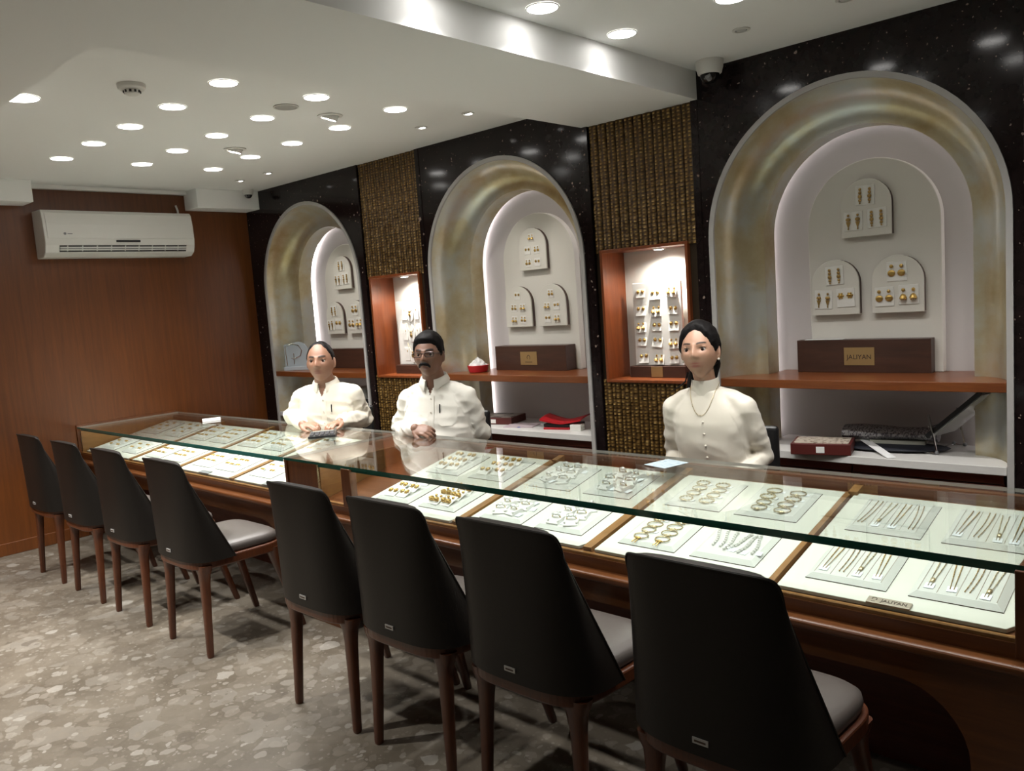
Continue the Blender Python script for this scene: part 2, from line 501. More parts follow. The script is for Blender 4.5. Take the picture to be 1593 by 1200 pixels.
M_led = emit('niche_led', (1.0, 0.935, 0.935), LED_NICHE)
M_led_case = emit('showcase_led', (0.96, 1.0, 0.97), LED_CASE)
M_glass_top = glass('counter_glass', (0.955, 0.985, 0.97))
M_glass_front = glass('front_glass', (0.97, 0.99, 0.98), 1.42)
M_glass_edge = plain('glass_edge_green', (0.012, 0.085, 0.058), 0.12, 0, 0.9, coat=0.5)
M_glass_edge_lit = plain('glass_edge_green_lit', (0.055, 0.235, 0.205), 0.12, 0, 0.9, coat=0.5)  # lighter copy of the green edge, glow of the lit showcase painted in
M_glass_pale = plain('glass_edge_ground', (0.40, 0.38, 0.34), 0.35)
M_pad_grey = plain('pale_grey_suede', (0.555, 0.56, 0.52), 0.75, bump=0.06, bscale=250)
M_lens = glass('clear_plastic', (0.93, 0.94, 0.95), 1.45)
M_wall_paint = plain('beige_paint', (0.50, 0.46, 0.41), 0.8, bump=0.03, bscale=60)

# ================================================================ the setting
XR, YF = 8.0, -6.0            # far sides of the room
HT, HB, HU = 2.51, 2.387, 2.52   # tray ceiling, beam underside, upper ceiling
XB0, XB1 = 3.535, 4.241       # beam
YT = -2.527                   # front edge of the tray

floor = MB().box(0, XR, YF, 0.5, -0.1, 0.0).build('floor', M_floor)
tag(floor, 'grey and beige terrazzo floor with pale stone chips', kind='structure')

ceil = thing('ceiling', 'white plaster ceiling with a recessed tray and a lower beam', None, kind='structure')
MB().box(0, XB0, YT, 0.5, HT, 2.8).build('ceiling_tray', M_ceil, ceil)
MB().box(0, XB0, YF, YT, HB, 2.8).build('ceiling_soffit', M_ceil, ceil)
MB().box(XB0, XB1, YF, 0.5, HB, 2.8).build('ceiling_beam', M_ceil, ceil)
MB().box(XB1, XR, YF, 0.5, HU, 2.8).build('ceiling_upper', M_ceil, ceil)
# boxed bulkheads along the wooden wall, open above the air conditioner
MB().box(0, 0.215, YT, -1.68, 2.364, HT).build('bulkhead', M_ceil, ceil, bevel=0.004)
MB().box(0, 0.215, -0.53, 0.0, 2.364, HT).build('bulkhead', M_ceil, ceil, bevel=0.004)
MB().box(0, 0.05, -1.68, -0.53, 2.482, HT).build('cornice_strip', M_ceil, ceil, bevel=0.003)

wl = MB().box(-0.12, 0.0, YF, 0.5, 0, 2.8).build('wall_left', M_wood_wall)
tag(wl, 'red-brown wood veneer wall behind the air conditioner', kind='structure')
bl = MB().box(0.0, 0.014, YF, -1.535, 0, 0.085).build('baseboard_left', M_wood_wall, bevel=0.003)
tag(bl, 'low wooden baseboard under the veneer wall', kind='structure')
for n, b in (('wall_right', (XR, XR+0.1, YF, 0.5, 0, 2.8)), ('wall_front', (-0.12, XR, YF-0.1, YF, 0, 2.8))):
    tag(MB().box(*b).build(n, M_wall_paint), 'plain beige painted wall of the showroom', kind='structure')

wall = thing('wall_back', 'display wall of black granite, arched niches and bronze relief panels', None, kind='structure')
MB().box(0, XR, 0.44, 0.5, 0, 2.8).build('wall_core', M_granite, wall)

ARCH = [0.825, 2.862, 4.92]       # arch centres
ZS = 1.70                         # springing line
RO, RI = 0.645, 0.46
def arch_path(cx, r, z0, n=40):
    p = [(cx - r, z0 + (ZS - z0)*k/6) for k in range(6)]
    p += [(cx - r*math.cos(PI*k/n), ZS + r*math.sin(PI*k/n)) for k in range(n+1)]
    p += [(cx + r, ZS - (ZS - z0)*(k+1)/6) for k in range(6)]
    return p

SLABS = [(0.0, 1.50, HT), (2.20, XB0, HT), (XB1, 5.60, HU)]
def slab(cx, x0, x1, zt):
    """granite panel with an arched opening, 25 mm thick"""
    n = 40
    corner = [math.atan2(zt - ZS, cx - x0), PI - math.atan2(zt - ZS, x1 - cx)]
    ang = sorted([PI*k/n for k in range(n+1)] + corner)
    inner = [(cx - RO, 0.0)]; outer = [(x0, 0.0)]
    for a in ang:
        dx, dz = -math.cos(a), math.sin(a)
        inner.append((cx + RO*dx, ZS + RO*dz))
        t = 1e9
        if dx < -1e-9: t = min(t, (x0 - cx)/dx)
        if dx > 1e-9: t = min(t, (x1 - cx)/dx)
        if dz > 1e-9: t = min(t, (zt - ZS)/dz)
        outer.append((cx + t*dx, ZS + t*dz))
    inner.append((cx + RO, 0.0)); outer.append((x1, 0.0))
    mb = MB()
    rows = [[(p[0], 0.0, p[1]) for p in inner], [(p[0], 0.0, p[1]) for p in outer],
            [(p[0], 0.025, p[1]) for p in outer], [(p[0], 0.025, p[1]) for p in inner], [(p[0], 0.0, p[1]) for p in inner]]
    mb.grid(rows)
    return mb
for cx, (x0, x1, zt) in zip(ARCH, SLABS):
    slab(cx, x0, x1, zt).build('granite_slab', M_granite, wall, weld=True)

def sweep(cx, prof, z0):
    return [[(x, d, z) for x, z in arch_path(cx, r, z0)] for r, d in prof]
for cx in ARCH:
    MB().grid(sweep(cx, [(RO, 0.0), (RO, -0.010), (0.621, -0.010), (0.619, 0.0)], 0.0)).build('arch_trim', M_trim, wall, smooth=True)
    prof = [(RI + 0.16*math.cos(PI/2*k/12), 0.20*math.sin(PI/2*k/12)) for k in range(13)]
    MB().grid(sweep(cx, prof, 0.0)).build('arch_cove', M_leaf, wall, smooth=True)
    MB().grid(sweep(cx, [(RI, 0.20), (RI, 0.318), (RI + 0.012, 0.318)], 0.0)).build('arch_reveal', M_leaf, wall, smooth=True, angle=30)
    MB().box(cx-0.63, cx+0.63, 0.40, 0.44, 0.0, 2.36).build('niche_back', M_niche_wall, wall)
    # hidden light strip behind the reveal, following the arch
    path = [(x, 0.378, z) for x, z in arch_path(cx, RI + 0.072, 0.70)]
    MB().tube(path, 0.006, 6).build('led_strip', M_led, wall)
    # raised arched display board
    pts = [(cx - 0.30, 1.03)] + [(cx - 0.30*math.cos(PI*k/32), 1.724 + 0.30*math.sin(PI*k/32)) for k in range(33)] + [(cx + 0.30, 1.03)]
    MB().prism(pts, 0.35, 0.40, 'y').build('display_board', M_board, wall, bevel=0.004)

# ---- bronze relief panels with lit wooden niches
def rib_mesh(z0, z1, seed, w=0.0570):
    """one rounded rib carrying two files of hammered tongue-shaped scales"""
    rnd = random.Random(seed)
    step = 0.0180
    n = max(1, int(round((z1 - z0)/step)))
    rows = []; gild = []
    NJ = 15
    ph = rnd.random()*10
    for k in range(n):
        zb = z0 + (z1 - z0)*k/n; zt = z0 + (z1 - z0)*(k+1)/n
        amp = [0.0022 + 0.0042*rnd.random() for _ in range(2)]
        sh = [rnd.uniform(-0.003, 0.003) for _ in range(2)]
        for t in (0.0, 0.12, 0.55, 0.95):
            z = zb + (zt - zb)*t
            row = []
            for j in range(NJ):
                u = -1 + 2*j/(NJ-1)
                file_ = 0 if u < 0 else 1
                q = abs(math.sin(PI*u))                       # two files per rib
                a = {0.0: 0.15, 0.12: 1.0, 0.55: 0.7, 0.95: 0.1}[t]
                h = 0.010*math.sqrt(max(0, 1 - u*u*0.97)) + amp[file_]*a*q**0.8
                dz = (sh[file_] - 0.0045*(1 - q))*(1 if 0 < t < 0.9 else 0.3) + 0.0015*math.sin(ph + k*0.7)
                row.append((u*w/2, -h, max(z0, min(z1, z + dz*(0 < k < n-1)))))
                gild.append({0.0: 0.05, 0.12: 1.0*q**2.5, 0.55: 0.46*q, 0.95: 0.10}[t]*(0.4 + 0.6*amp[file_]/0.0064))
            rows.append(row)
    me = MB().grid(rows).mesh('rib', smooth=True, angle=75)
    at = me.attributes.new('gild', 'FLOAT', 'POINT')
    at.data.foreach_set('value', gild)
    return me

def relief_panel(x0, x1, zt, nx0=None, nx1=None, seed=0):
    nz0, nz1 = 1.015, 1.705
    pw = 0.038
    MB().box(x0, x0+pw, -0.004, 0.44, 0, zt).build('panel_post', M_granite, wall, bevel=0.002)
    MB().box(x1-pw, x1, -0.004, 0.44, 0, zt).build('panel_post', M_granite, wall, bevel=0.002)
    a, b = x0+pw, x1-pw
    if nx0 is None:
        MB().box(a, b, 0.018, 0.44, 0, zt).build('panel_ground', M_bronze_back, wall)
    else:
        MB().box(a, nx0-0.016, 0.018, 0.44, 0, zt).box(nx1+0.016, b, 0.018, 0.44, 0, zt).box(nx0-0.016, nx1+0.016, 0.018, 0.44, nz1+0.016, zt).box(nx0-0.016, nx1+0.016, 0.018, 0.44, 0, nz0-0.016).build('panel_ground', M_bronze_back, wall)
    n = 11; w = (b - a)/n
    full = [rib_mesh(0.0, zt, seed*200 + q) for q in range(6)]
    top = [rib_mesh(nz1, zt, seed*200 + 40 + q) for q in range(7)]
    bot = [rib_mesh(0.0, nz0, seed*200 + 80 + q) for q in range(7)]
    for k in range(n):
        xc = a + (k+0.5)*w
        if nx0 is not None and nx0 - 0.016 < xc + w/2 and xc - w/2 < nx1 + 0.016:
            obj('rib', top[(k*3) % 7], M_bronze, wall, (xc, 0.018, 0)); obj('rib', bot[(k*3+1) % 7], M_bronze, wall, (xc, 0.018, 0))
        else:
            obj('rib', full[(k*5) % 6], M_bronze, wall, (xc, 0.018, 0))
    if nx0 is None: return
    # wooden niche: frame, lining, back
    t = 0.016
    for bx in ((nx0-t, nx0, nz0-t, nz1+t), (nx1, nx1+t, nz0-t, nz1+t), (nx0, nx1, nz0-t, nz0), (nx0, nx1, nz1, nz1+t)):
        MB().box(bx[0], bx[1], -0.008, 0.215, bx[2], bx[3]).build('niche_lining', M_niche, wall, bevel=0.002)
    MB().box(nx0, nx1, 0.20, 0.215, nz0, nz1).build('niche_back_panel', M_board, wall)

relief_panel(1.50, 2.20, HT, 1.592, 2.102, 1)
relief_panel(XB0, XB1, HB, 3.628, 4.138, 2)
relief_panel(5.60, 6.30, HU, None, None, 3)
MB().box(6.30, XR, 0.0, 0.44, 0, HU).build('granite_slab', M_granite, wall)

# ---- shelves, sills and drawers in the arches
def niche_plan(cx, bow=0.0, inset=0.002, yb=0.40, y0=0.0):
    prof = [(RI + 0.16*math.cos(PI/2*k/8) - inset, 0.20*math.sin(PI/2*k/8)) for k in range(9)]
    right = [(cx + r, d) for r, d in prof if d >= y0] + [(cx + RI - inset, yb)]
    left = [(2*cx - x, y) for x, y in right][::-1]
    front = []
    if bow:
        xa, xb = left[-1][0], right[0][0]
        for k in range(1, 12):
            u = k/12
            front.append((xa + (xb - xa)*u, -bow*4*u*(1-u)))
    return left + front + right
niche_nm = ['beside the wooden wall', 'between the two bronze panels', 'with the tilted framed mirror']
for i, cx in enumerate(ARCH):
    s = MB().prism(niche_plan(cx, 0.022), 0.99, 1.03, 'z').build('niche_shelf', M_shelf, bevel=0.002)
    tag(s, 'polished wooden shelf with bowed front in the arch ' + niche_nm[i], 'shelf', 'shelves in the arched niches')
    s = MB().prism(niche_plan(cx, 0.012), 0.655, 0.69, 'z').build('niche_sill', M_stone, bevel=0.002)
    tag(s, 'white stone sill over drawers in the arch ' + niche_nm[i], 'sill', 'sills in the arched niches')
    u = thing('drawer_unit', 'dark red drawer unit under the sill, arch ' + niche_nm[i], 'drawers', (cx, 0.02, 0), group='drawer units in the arches')
    MB().box(-0.455, 0.455, 0.2, 0.37, 0, 0.653).box(-0.60, 0.60, 0.03, 0.06, 0.0, 0.653).build('carcass', M_drawer, u)
    for a, b in ((-0.60, -0.003), (0.003, 0.60)):
        for z0, z1 in ((0.06, 0.28), (0.286, 0.49), (0.496, 0.605), (0.611, 0.652)):
            d = MB().box(a, b, 0.012, 0.03, z0, z1).build('drawer_front', M_drawer, u, bevel=0.002)
            if z1 - z0 > 0.08:
                MB().cbox(((a+b)/2, 0.008, z1-0.02), (0.12, 0.008, 0.010)).build('handle', M_gold_dark, d)

# ================================================================ ceiling fittings
def downlight(x, y, z, r=0.057, watts=DOWN_W, label='round white recessed downlight set in the tray ceiling grid', group='downlights in the tray ceiling', cone=116, blend=0.9, lit=True):
    t = thing('downlight', label, 'light', (x, y, z), group=group)
    MB().lathe([(r+0.006, -0.001), (r+0.006, -0.003), (r+0.001, -0.004), (r-0.002, -0.001)], 28, cap=False).build('trim_ring', M_white, t, smooth=True)
    MB().lathe([(r, -0.0035), (r, -0.0025)], 28).build('diffuser', M_lit if lit else M_white, t)
    if lit:
        L = bpy.data.lights.new('downlight_lamp', 'SPOT')
        L.energy = watts; L.spot_size = R(cone); L.spot_blend = blend; L.shadow_soft_size = r*0.8 if watts < 40 else 0.025
        L.color = (1.0, 0.985, 0.955)
        lo = bpy.data.objects.new('downlight_lamp', L); C.objects.link(lo); lo.parent = t; lo.location = (0, 0, -0.012)
    return t
for y, rw in ((-0.805, 'row nearest the arches'), (-1.285, 'middle row'), (-1.758, 'row over the chairs')):
    for x, od in zip((1.02, 1.51, 1.99, 2.47, 2.955), ('first', 'second', 'third', 'fourth', 'fifth')):
        downlight(x, y, HT, label='round tray-ceiling downlight, %s from the wooden wall in the %s' % (od, rw))
downlight(2.307, -2.36, HT, 0.075, DOWN_W, 'large round downlight in the tray ceiling tucked against the soffit edge', None)
for y in (-0.79, -1.283, -1.76):
    for x, od in zip((4.362, 4.84, 5.33, 5.81) if y > -1.7 else (4.362,), ('first', 'second', 'third', 'fourth')):
        downlight(x, y, HU, 0.055, DOWN_W*0.9, 'round upper-ceiling downlight, %s from the beam, %s the arches' % (od, {-0.79: 'nearest', -1.283: 'second row from', -1.76: 'third row from'}[y]), 'downlights in the upper ceiling')
for x in (0.75, 1.55, 2.35, 3.1):
    downlight(x, -3.05, HB, 0.05, KEY_W, 'round downlight in the lowered soffit over the walkway', 'downlights in the soffit', 84, 0.5)
for x in (4.75,):
    downlight(x, -3.0, HU, 0.05, KEY_W*0.18, 'round downlight in the upper ceiling over the walkway', 'downlights over the walkway', 95, 0.4)

def spot_at(parent, loc, target, watts, cone, blend=0.6, size=0.02, col=(1, 0.95, 0.88)):
    L = bpy.data.lights.new('spot_lamp', 'SPOT')
    L.energy = watts; L.spot_size = R(cone); L.spot_blend = blend; L.shadow_soft_size = size; L.color = col
    lo = bpy.data.objects.new('spot_lamp', L); C.objects.link(lo)
    d = (Vector(target) - Vector(loc)).normalized()
    lo.rotation_mode = 'QUATERNION'; lo.rotation_quaternion = d.to_track_quat('-Z', 'Y')
    lo.location = Vector(loc) - Vector(parent.location); lo.parent = parent
    return lo

# adjustable spotlights over the counter, tilted towards the glass
for x, y, tx, ty, nm in ((2.675, -1.014, 2.1, -1.3, 'toward the beam'), (1.691, -1.012, 1.3, -1.3, 'toward the wooden wall')):
    t = thing('adjustable_spotlight', 'swivelling gimbal spotlight between the tray downlights, ' + nm, 'light', (x, y, HT), group='gimbal spotlights in the tray ceiling')
    MB().lathe([(0.066, -0.001), (0.066, -0.005), (0.048, -0.008), (0.046, -0.001)], 28, cap=False).build('trim_ring', M_white, t, smooth=True)
    d = (Vector((tx, ty, 0.7)) - Vector((x, y, HT))).normalized()
    Q = d.to_track_quat('-Z', 'Y').to_matrix().to_4x4()
    h = MB().lathe([(0.036, -0.014), (0.040, -0.008), (0.042, 0.012), (0.030, 0.020)], 24).build('lamp_head', M_white, t, smooth=True)
    h.matrix_local = Matrix.Translation((0, 0, -0.006)) @ Q
    g = MB().lathe([(0.034, -0.016), (0.034, -0.0142)], 24).build('lens', M_lit, h)
    spot_at(t, Vector((x, y, HT-0.05)) + d*0.03, (tx, ty, 0.7), 34, 42)
# small slot lights washing the granite
for x, y, z, on_, lab in ((0.654, -0.405, HT, 1, 'tiny bright spotlight in the tray ceiling near the dome camera'), (2.694, -0.40, HT, 1, None), (3.083, -0.405, HT, 1, None), (1.024, -0.395, HT, 1, None), (4.685, -0.408, HU, 0, None), (5.104, -0.405, HU, 0, None)):
    lab2 = lab or ('small slotted wall-washer recessed in the tray ceiling close to the granite' if on_ else 'small unlit wall-washer recessed in the upper ceiling close to the granite')
    t = thing('wall_washer', lab2, 'light', (x, y, z), group=None if lab else ('lit wall-washers' if on_ else 'unlit wall-washers'))
    MB().lathe([(0.036, -0.001), (0.036, -0.004), (0.026, -0.006), (0.024, 0.0)], 24, cap=False).build('trim_ring', M_white, t, smooth=True)
    MB().lathe([(0.025, -0.0025), (0.025, -0.0015)], 20).build('recess', M_grey, t)
    if on_:
        MB().prism([(-0.022, 0.004), (0.022, 0.004), (0.014, 0.020), (-0.014, 0.020)], -0.004, -0.003, 'z').build('lamp', M_lit, t)
        spot_at(t, (x, y, z-0.02), (x, 0.02, 1.7), 7, 60)
    else:
        MB().lathe([(0.018, -0.005), (0.020, -0.0028)], 20).build('lamp', M_white2, t)

t = thing('smoke_detector', 'white round smoke detector on the tray ceiling', 'smoke detector', (2.735, -2.06, HT))
MB().lathe([(0.050, -0.022), (0.056, -0.016), (0.057, 0.0)], 28).build('base', M_white, t, smooth=True)
MB().lathe([(0.022, -0.044), (0.030, -0.040), (0.033, -0.022)], 24).build('sensing_cap', M_white, t, smooth=True)
for k in range(10):
    a = 2*PI*k/10
    MB().cbox((0.031*math.cos(a), 0.031*math.sin(a), -0.031), (0.008, 0.008, 0.010), M=None).build('slot', M_black, t)
t = thing('ceiling_speaker', 'flat grey round speaker grille in the tray ceiling', 'speaker', (2.727, -1.307, HT))
MB().lathe([(0.055, -0.003), (0.058, 0.0)], 32).build('grille', plain('speaker_grille', (0.42, 0.41, 0.39), 0.7, bump=0.4, bscale=900), t)
MB().lathe([(0.062, -0.002), (0.062, -0.0045), (0.055, -0.005), (0.054, -0.001)], 32, cap=False).build('rim', M_white, t, smooth=True)

def dome_camera(loc, label, s=1.0):
    t = thing('dome_camera', label, 'camera', loc)
    MB().lathe([(0.046*s, -0.062*s), (0.054*s, -0.058*s), (0.062*s, -0.03*s), (0.064*s, 0.0)], 32).build('housing', M_white, t, smooth=True)
    MB().lathe([(0.0, -0.102*s), (0.018*s, -0.100*s), (0.033*s, -0.090*s), (0.042*s, -0.075*s), (0.045*s, -0.058*s)], 28, cap=False).build('dome', plain('smoked_dome', (0.006, 0.006, 0.007), 0.08, 0, 0.6), t, smooth=True)
    MB().lathe([(0.012*s, -0.012*s), (0.014*s, 0.012*s)], 14, M=Matrix.Translation((0.012*s, -0.034*s, -0.082*s)) @ Matrix.Rotation(R(60), 4, 'X')).build('lens', M_grey, t)
dome_camera((4.372, -0.105, HU), 'white security dome camera beside the beam and granite')
dome_camera((0.275, -0.125, HT), 'small security dome camera hanging before the boxed bulkhead', 0.68)
# ---- split air conditioner
ac = thing('air_conditioner', 'white split air conditioner mounted on the veneer wall', 'air conditioner', (0.0, -1.105, 2.0))
W2 = 0.53
prof = [(0.0, 0.0), (0.12, 0.002), (0.17, 0.03), (0.19, 0.08), (0.196, 0.12), (0.192, 0.22), (0.178, 0.30), (0.16, 0.322), (0.0, 0.326)]
MB().prism([(p[0], p[1]) for p in prof], -W2, W2, 'y', M=None)
mb = MB(); mb.prism([(x, z) for x, z in prof], -W2, W2, 'y'); mb.build('body', M_white, ac, bevel=0.006)
MB().prism([(0.180, 0.125), (0.2005, 0.125), (0.197, 0.222), (0.183, 0.302), (0.170, 0.302)], -W2+0.018, W2-0.012, 'y').build('front_panel', M_white, ac, bevel=0.003)
lv = MB().prism([(0.165, 0.034), (0.1745, 0.034), (0.1935, 0.078), (0.185, 0.080)], -W2+0.09, W2-0.07, 'y').build('air_outlet', M_black, ac)
for k in range(9):
    y = -W2 + 0.14 + k*0.098
    MB().prism([(0.172, 0.036), (0.178, 0.040), (0.194, 0.076), (0.190, 0.078)], y-0.004, y+0.004, 'y').build('vane', M_white2, ac)
for z, dx in ((0.044, 0.181), (0.058, 0.188)):
    MB().box(dx-0.004, dx+0.006, -W2+0.09, W2-0.07, z, z+0.011).build('louver', M_white2, ac, bevel=0.002)
MB().box(0.19, 0.2015, -0.06, 0.11, 0.100, 0.114).build('display_window', M_black, ac)
MB().lathe([(0.009, 0), (0.009, 0.002)], 16, M=Matrix.Translation((0.1985, -0.40, 0.158)) @ Matrix.Rotation(R(90), 4, 'Y')).box(0.199, 0.2007, -0.383, -0.352, 0.155, 0.160).build('emblem', M_grey, ac)
MB().tube([(0.03, 0.50, 0.325), (0.03, 0.50, 0.36), (0.025, 0.49, 0.40)], 0.008, 8).build('pipe_stub', M_white2, ac)

# ================================================================ the glass counter
GT = 0.80
K = 0.20; TILT = math.atan(K)
YFR, YBK = -1.525, -0.78
def deck(x, y, h=0.0):
    """point on the sloping display deck, h above it"""
    return Vector((x, y - h*math.sin(TILT), 0.625 + K*(y + 1.51) + h*math.cos(TILT)))
DROT = (TILT, 0, 0)

def knee_panel(x0, x1, a, b, zt, zk, r):
    """front panel with an arched knee hole"""
    p = [(x0, 0), (x0, zt), (x1, zt), (x1, 0), (x1-b, 0)]
    p += [(x1-b-r + r*math.cos(PI/2*k/8), zk-r + r*math.sin(PI/2*k/8)) for k in range(9)]
    p += [(x0+a+r - r*math.sin(PI/2*k/8), zk-r + r*math.cos(PI/2*k/8)) for k in range(9)]
    p += [(x0+a, 0)]
    return p

def counter(label, x0, x1, gx0, px0, fx0, kn, edge):
    """x0..x1 body, gx0 glass start, px0 showcase start, fx0 front pane start"""
    t = thing('display_counter', label, 'counter', (x0, 0, 0))
    def part(mb, name, m, **kw):
        o = mb.build(name, m, t, **kw); o.location = (-x0, 0, 0); return o
    part(MB().prism(knee_panel(x0, x1, kn[0], kn[1], 0.545, 0.452, 0.19), -1.52, -1.485, 'y'), 'knee_panel', M_wood)
    part(MB().box(x0, x1, -1.575, -1.50, 0.545, 0.572), 'nosing', M_wood, bevel=0.011, seg=4)
    part(MB().box(x0, x1, -1.528, -1.50, 0.572, 0.609), 'fascia', M_wood)
    part(MB().box(x0, x1, -1.522, -1.504, 0.609, 0.618), 'edge_strip', M_wood_tan)
    part(MB().box(x0, x1, -1.16, -1.13, 0.0, 0.56), 'kickboard', M_drawer)
    part(MB().box(x0+0.03, x1-0.03, -1.485, -0.83, 0.545, 0.575), 'underside', M_drawer)
    part(MB().box(x0, x0+0.03, -1.485, -0.80, 0.0, 0.56), 'side_panel', M_wood_v)
    part(MB().box(x1-0.03, x1, -1.485, -0.80, 0.0, 0.56), 'side_panel', M_wood_v)
    # sloping deck
    part(MB().prism([(-1.504, 0.575), (-1.504, 0.612), (-0.83, 0.612 + K*0.674), (-0.83, 0.575)], px0, x1-0.005, 'x'), 'deck', M_wood)
    part(MB().box(px0, x1, -0.83, -0.80, 0.545, GT-0.013), 'rear_panel', M_wood)
    # glass
    g = MB()
    g.box(gx0, x1, YFR, YBK, GT-0.012, GT)
    g.m = [0, 0, 1, 2, 2, 2]
    part(g, 'glass_top', [M_glass_top, edge, M_glass_pale])
    part(MB().box(fx0, x1-0.035, -1.517, -1.511, 0.615, GT-0.012), 'front_pane', M_glass_front)
    part(MB().box(px0+0.01, x1-0.036, -1.511, -1.505, GT-0.027, GT-0.0125), 'led_profile', edge)
    part(MB().box(px0+0.02, x1-0.04, -1.5045, -1.494, GT-0.021, GT-0.0125), 'led_strip', M_led_case)
    return t, part

tL, partL = counter('left glass-topped showcase counter built against the wooden wall', 0.014, 2.738, 0.014, 0.03, 0.03, (0.06, 0.10), M_glass_edge_lit)
partL(MB().box(0.002, 0.013, -1.53, -0.79, 0.0, GT+0.012), 'end_panel', M_wood_v, bevel=0.002)
partL(MB().box(0.014, 0.030, -1.51, -0.80, 0.575, GT-0.012), 'inner_end_panel', M_wood_tan)
partL(MB().box(2.718, 2.738, -1.513, -0.80, 0.57, GT-0.012), 'inner_end_panel', M_wood_v)
tR, partR = counter('right glass-topped showcase counter with the chain trays and gold plaque', 2.742, 5.905, 2.740, 3.0, 3.27, (0.42, 0.14), M_glass_edge)
partR(MB().box(2.742, 3.0, -1.508, -0.80, 0.57, GT-0.013), 'corner_block', M_wood_v, bevel=0.002)
partR(MB().box(3.0, 3.012, -1.505, -0.81, 0.575, GT-0.014), 'inner_end_panel', M_wood_tan)  # tan beside the redder block: showcase light put into the wood colour
partR(MB().box(2.996, 3.004, -1.512, -1.50, 0.575, GT-0.014), 'edge_bead', M_gold_pale)
partR(MB().box(3.012, 3.285, -1.50, -0.83, 0.60, 0.608), 'well_floor', M_wood_tan)
partR(MB().box(3.205, 3.27, -1.525, -1.485, 0.545, GT-0.013), 'front_post', M_wood_v, bevel=0.004)
partR(MB().box(5.863, 5.905, -1.53, -0.79, 0.545, GT-0.0125), 'end_panel', M_wood_v, bevel=0.003)

TR = [3.29, 3.95, 4.61, 5.262]              # right trays, left edges
TL = [0.06, 0.845, 1.505, 2.165]            # left trays
TWR = [0.61, 0.61, 0.618, 0.597]
TWL = [0.735, 0.61, 0.61, 0.55]
for xs, ws, part in ((TR, TWR, partR), (TL, TWL, partL)):
    for k in range(1, 4):
        xa = xs[k-1] + ws[k-1]; xb = xs[k]
        M_ = Matrix.Translation(deck((xa+xb)/2, -1.19, 0)) @ Matrix.Rotation(TILT, 4, 'X')
        part(MB().box(-(xb-xa)/2+0.003, (xb-xa)/2-0.012, -0.315, 0.325, -0.013, 0.004, M=M_), 'divider_strip', M_wood_tan, bevel=0.001)
        part(MB().box(0, 0.03, 0.31, 0.37, -0.06, 0.012, M=M_), 'divider_bracket', M_wood_tan)

tray_nm = {('R', 0): 'holding gold earring cards beside the wooden corner block', ('R', 1): 'holding boxed silver rings', ('R', 2): 'holding bracelets and bangles', ('R', 3): 'holding slim chains, with the lettered plaque',
           ('L', 0): 'of stud cards against the wooden end wall', ('L', 1): 'of stud cards, second from the wooden end wall', ('L', 2): 'of stud cards with a blank grey plaque', ('L', 3): 'of loose studs and a grey plaque beside the corner block'}
for side, xs, ws in (('R', TR, TWR), ('L', TL, TWL)):
    for k in range(4):
        w = ws[k]
        o = MB().prism([(-w/2, -0.313), (w/2-0.02, -0.313), (w/2, -0.285), (w/2, 0.33), (-w/2, 0.33)], -0.012, 0.0, 'z').build('display_tray', M_tray, None, deck(xs[k]+w/2, -1.19), DROT, bevel=0.0015)
        tag(o, 'cream suede showcase tray ' + tray_nm[(side, k)], 'tray', 'suede trays in the counter')

# ---- jewellery pads: bevelled ivory cushions
PW, PD, PH = 0.222, 0.228, 0.013
def pad_mesh():
    b = 0.017
    v = []
    for z, i in ((0.0, 0.0), (0.003, 0.0), (PH, b), (PH, b+0.0005)):
        v.append([(-PW/2+i, -PD/2+i, z), (PW/2-i, -PD/2+i, z), (PW/2-i, PD/2-i, z), (-PW/2+i, PD/2-i, z)])
    mb = MB()
    vs = [p for r in v for p in r]
    f = [(0, 3, 2, 1)]
    for i in range(3):
        f += [(i*4+k, i*4+(k+1) % 4, (i+1)*4+(k+1) % 4, (i+1)*4+k) for k in range(4)]
    f.append((12, 13, 14, 15))
    mb.add(vs, f)
    mb.m = [1] + [1]*4 + [0]*9  # lowest rim dark: the shadow at the pad's foot is painted on
    return mb.mesh('display_pad')
PADM = pad_mesh()
def pad(x, y, label, group):
    o = obj('display_pad', PADM, [M_pad_grey, M_pad_edge], None, deck(x, y, 0.0), DROT)
    return tag(o, label, 'display pad', group)
def on_pad(px, py, dx, dy, h=0.0):
    """point on the pad centred at deck (px,py); dy runs up the slope"""
    y = py + dy*math.cos(TILT)
    return deck(px + dx, y, PH + h)

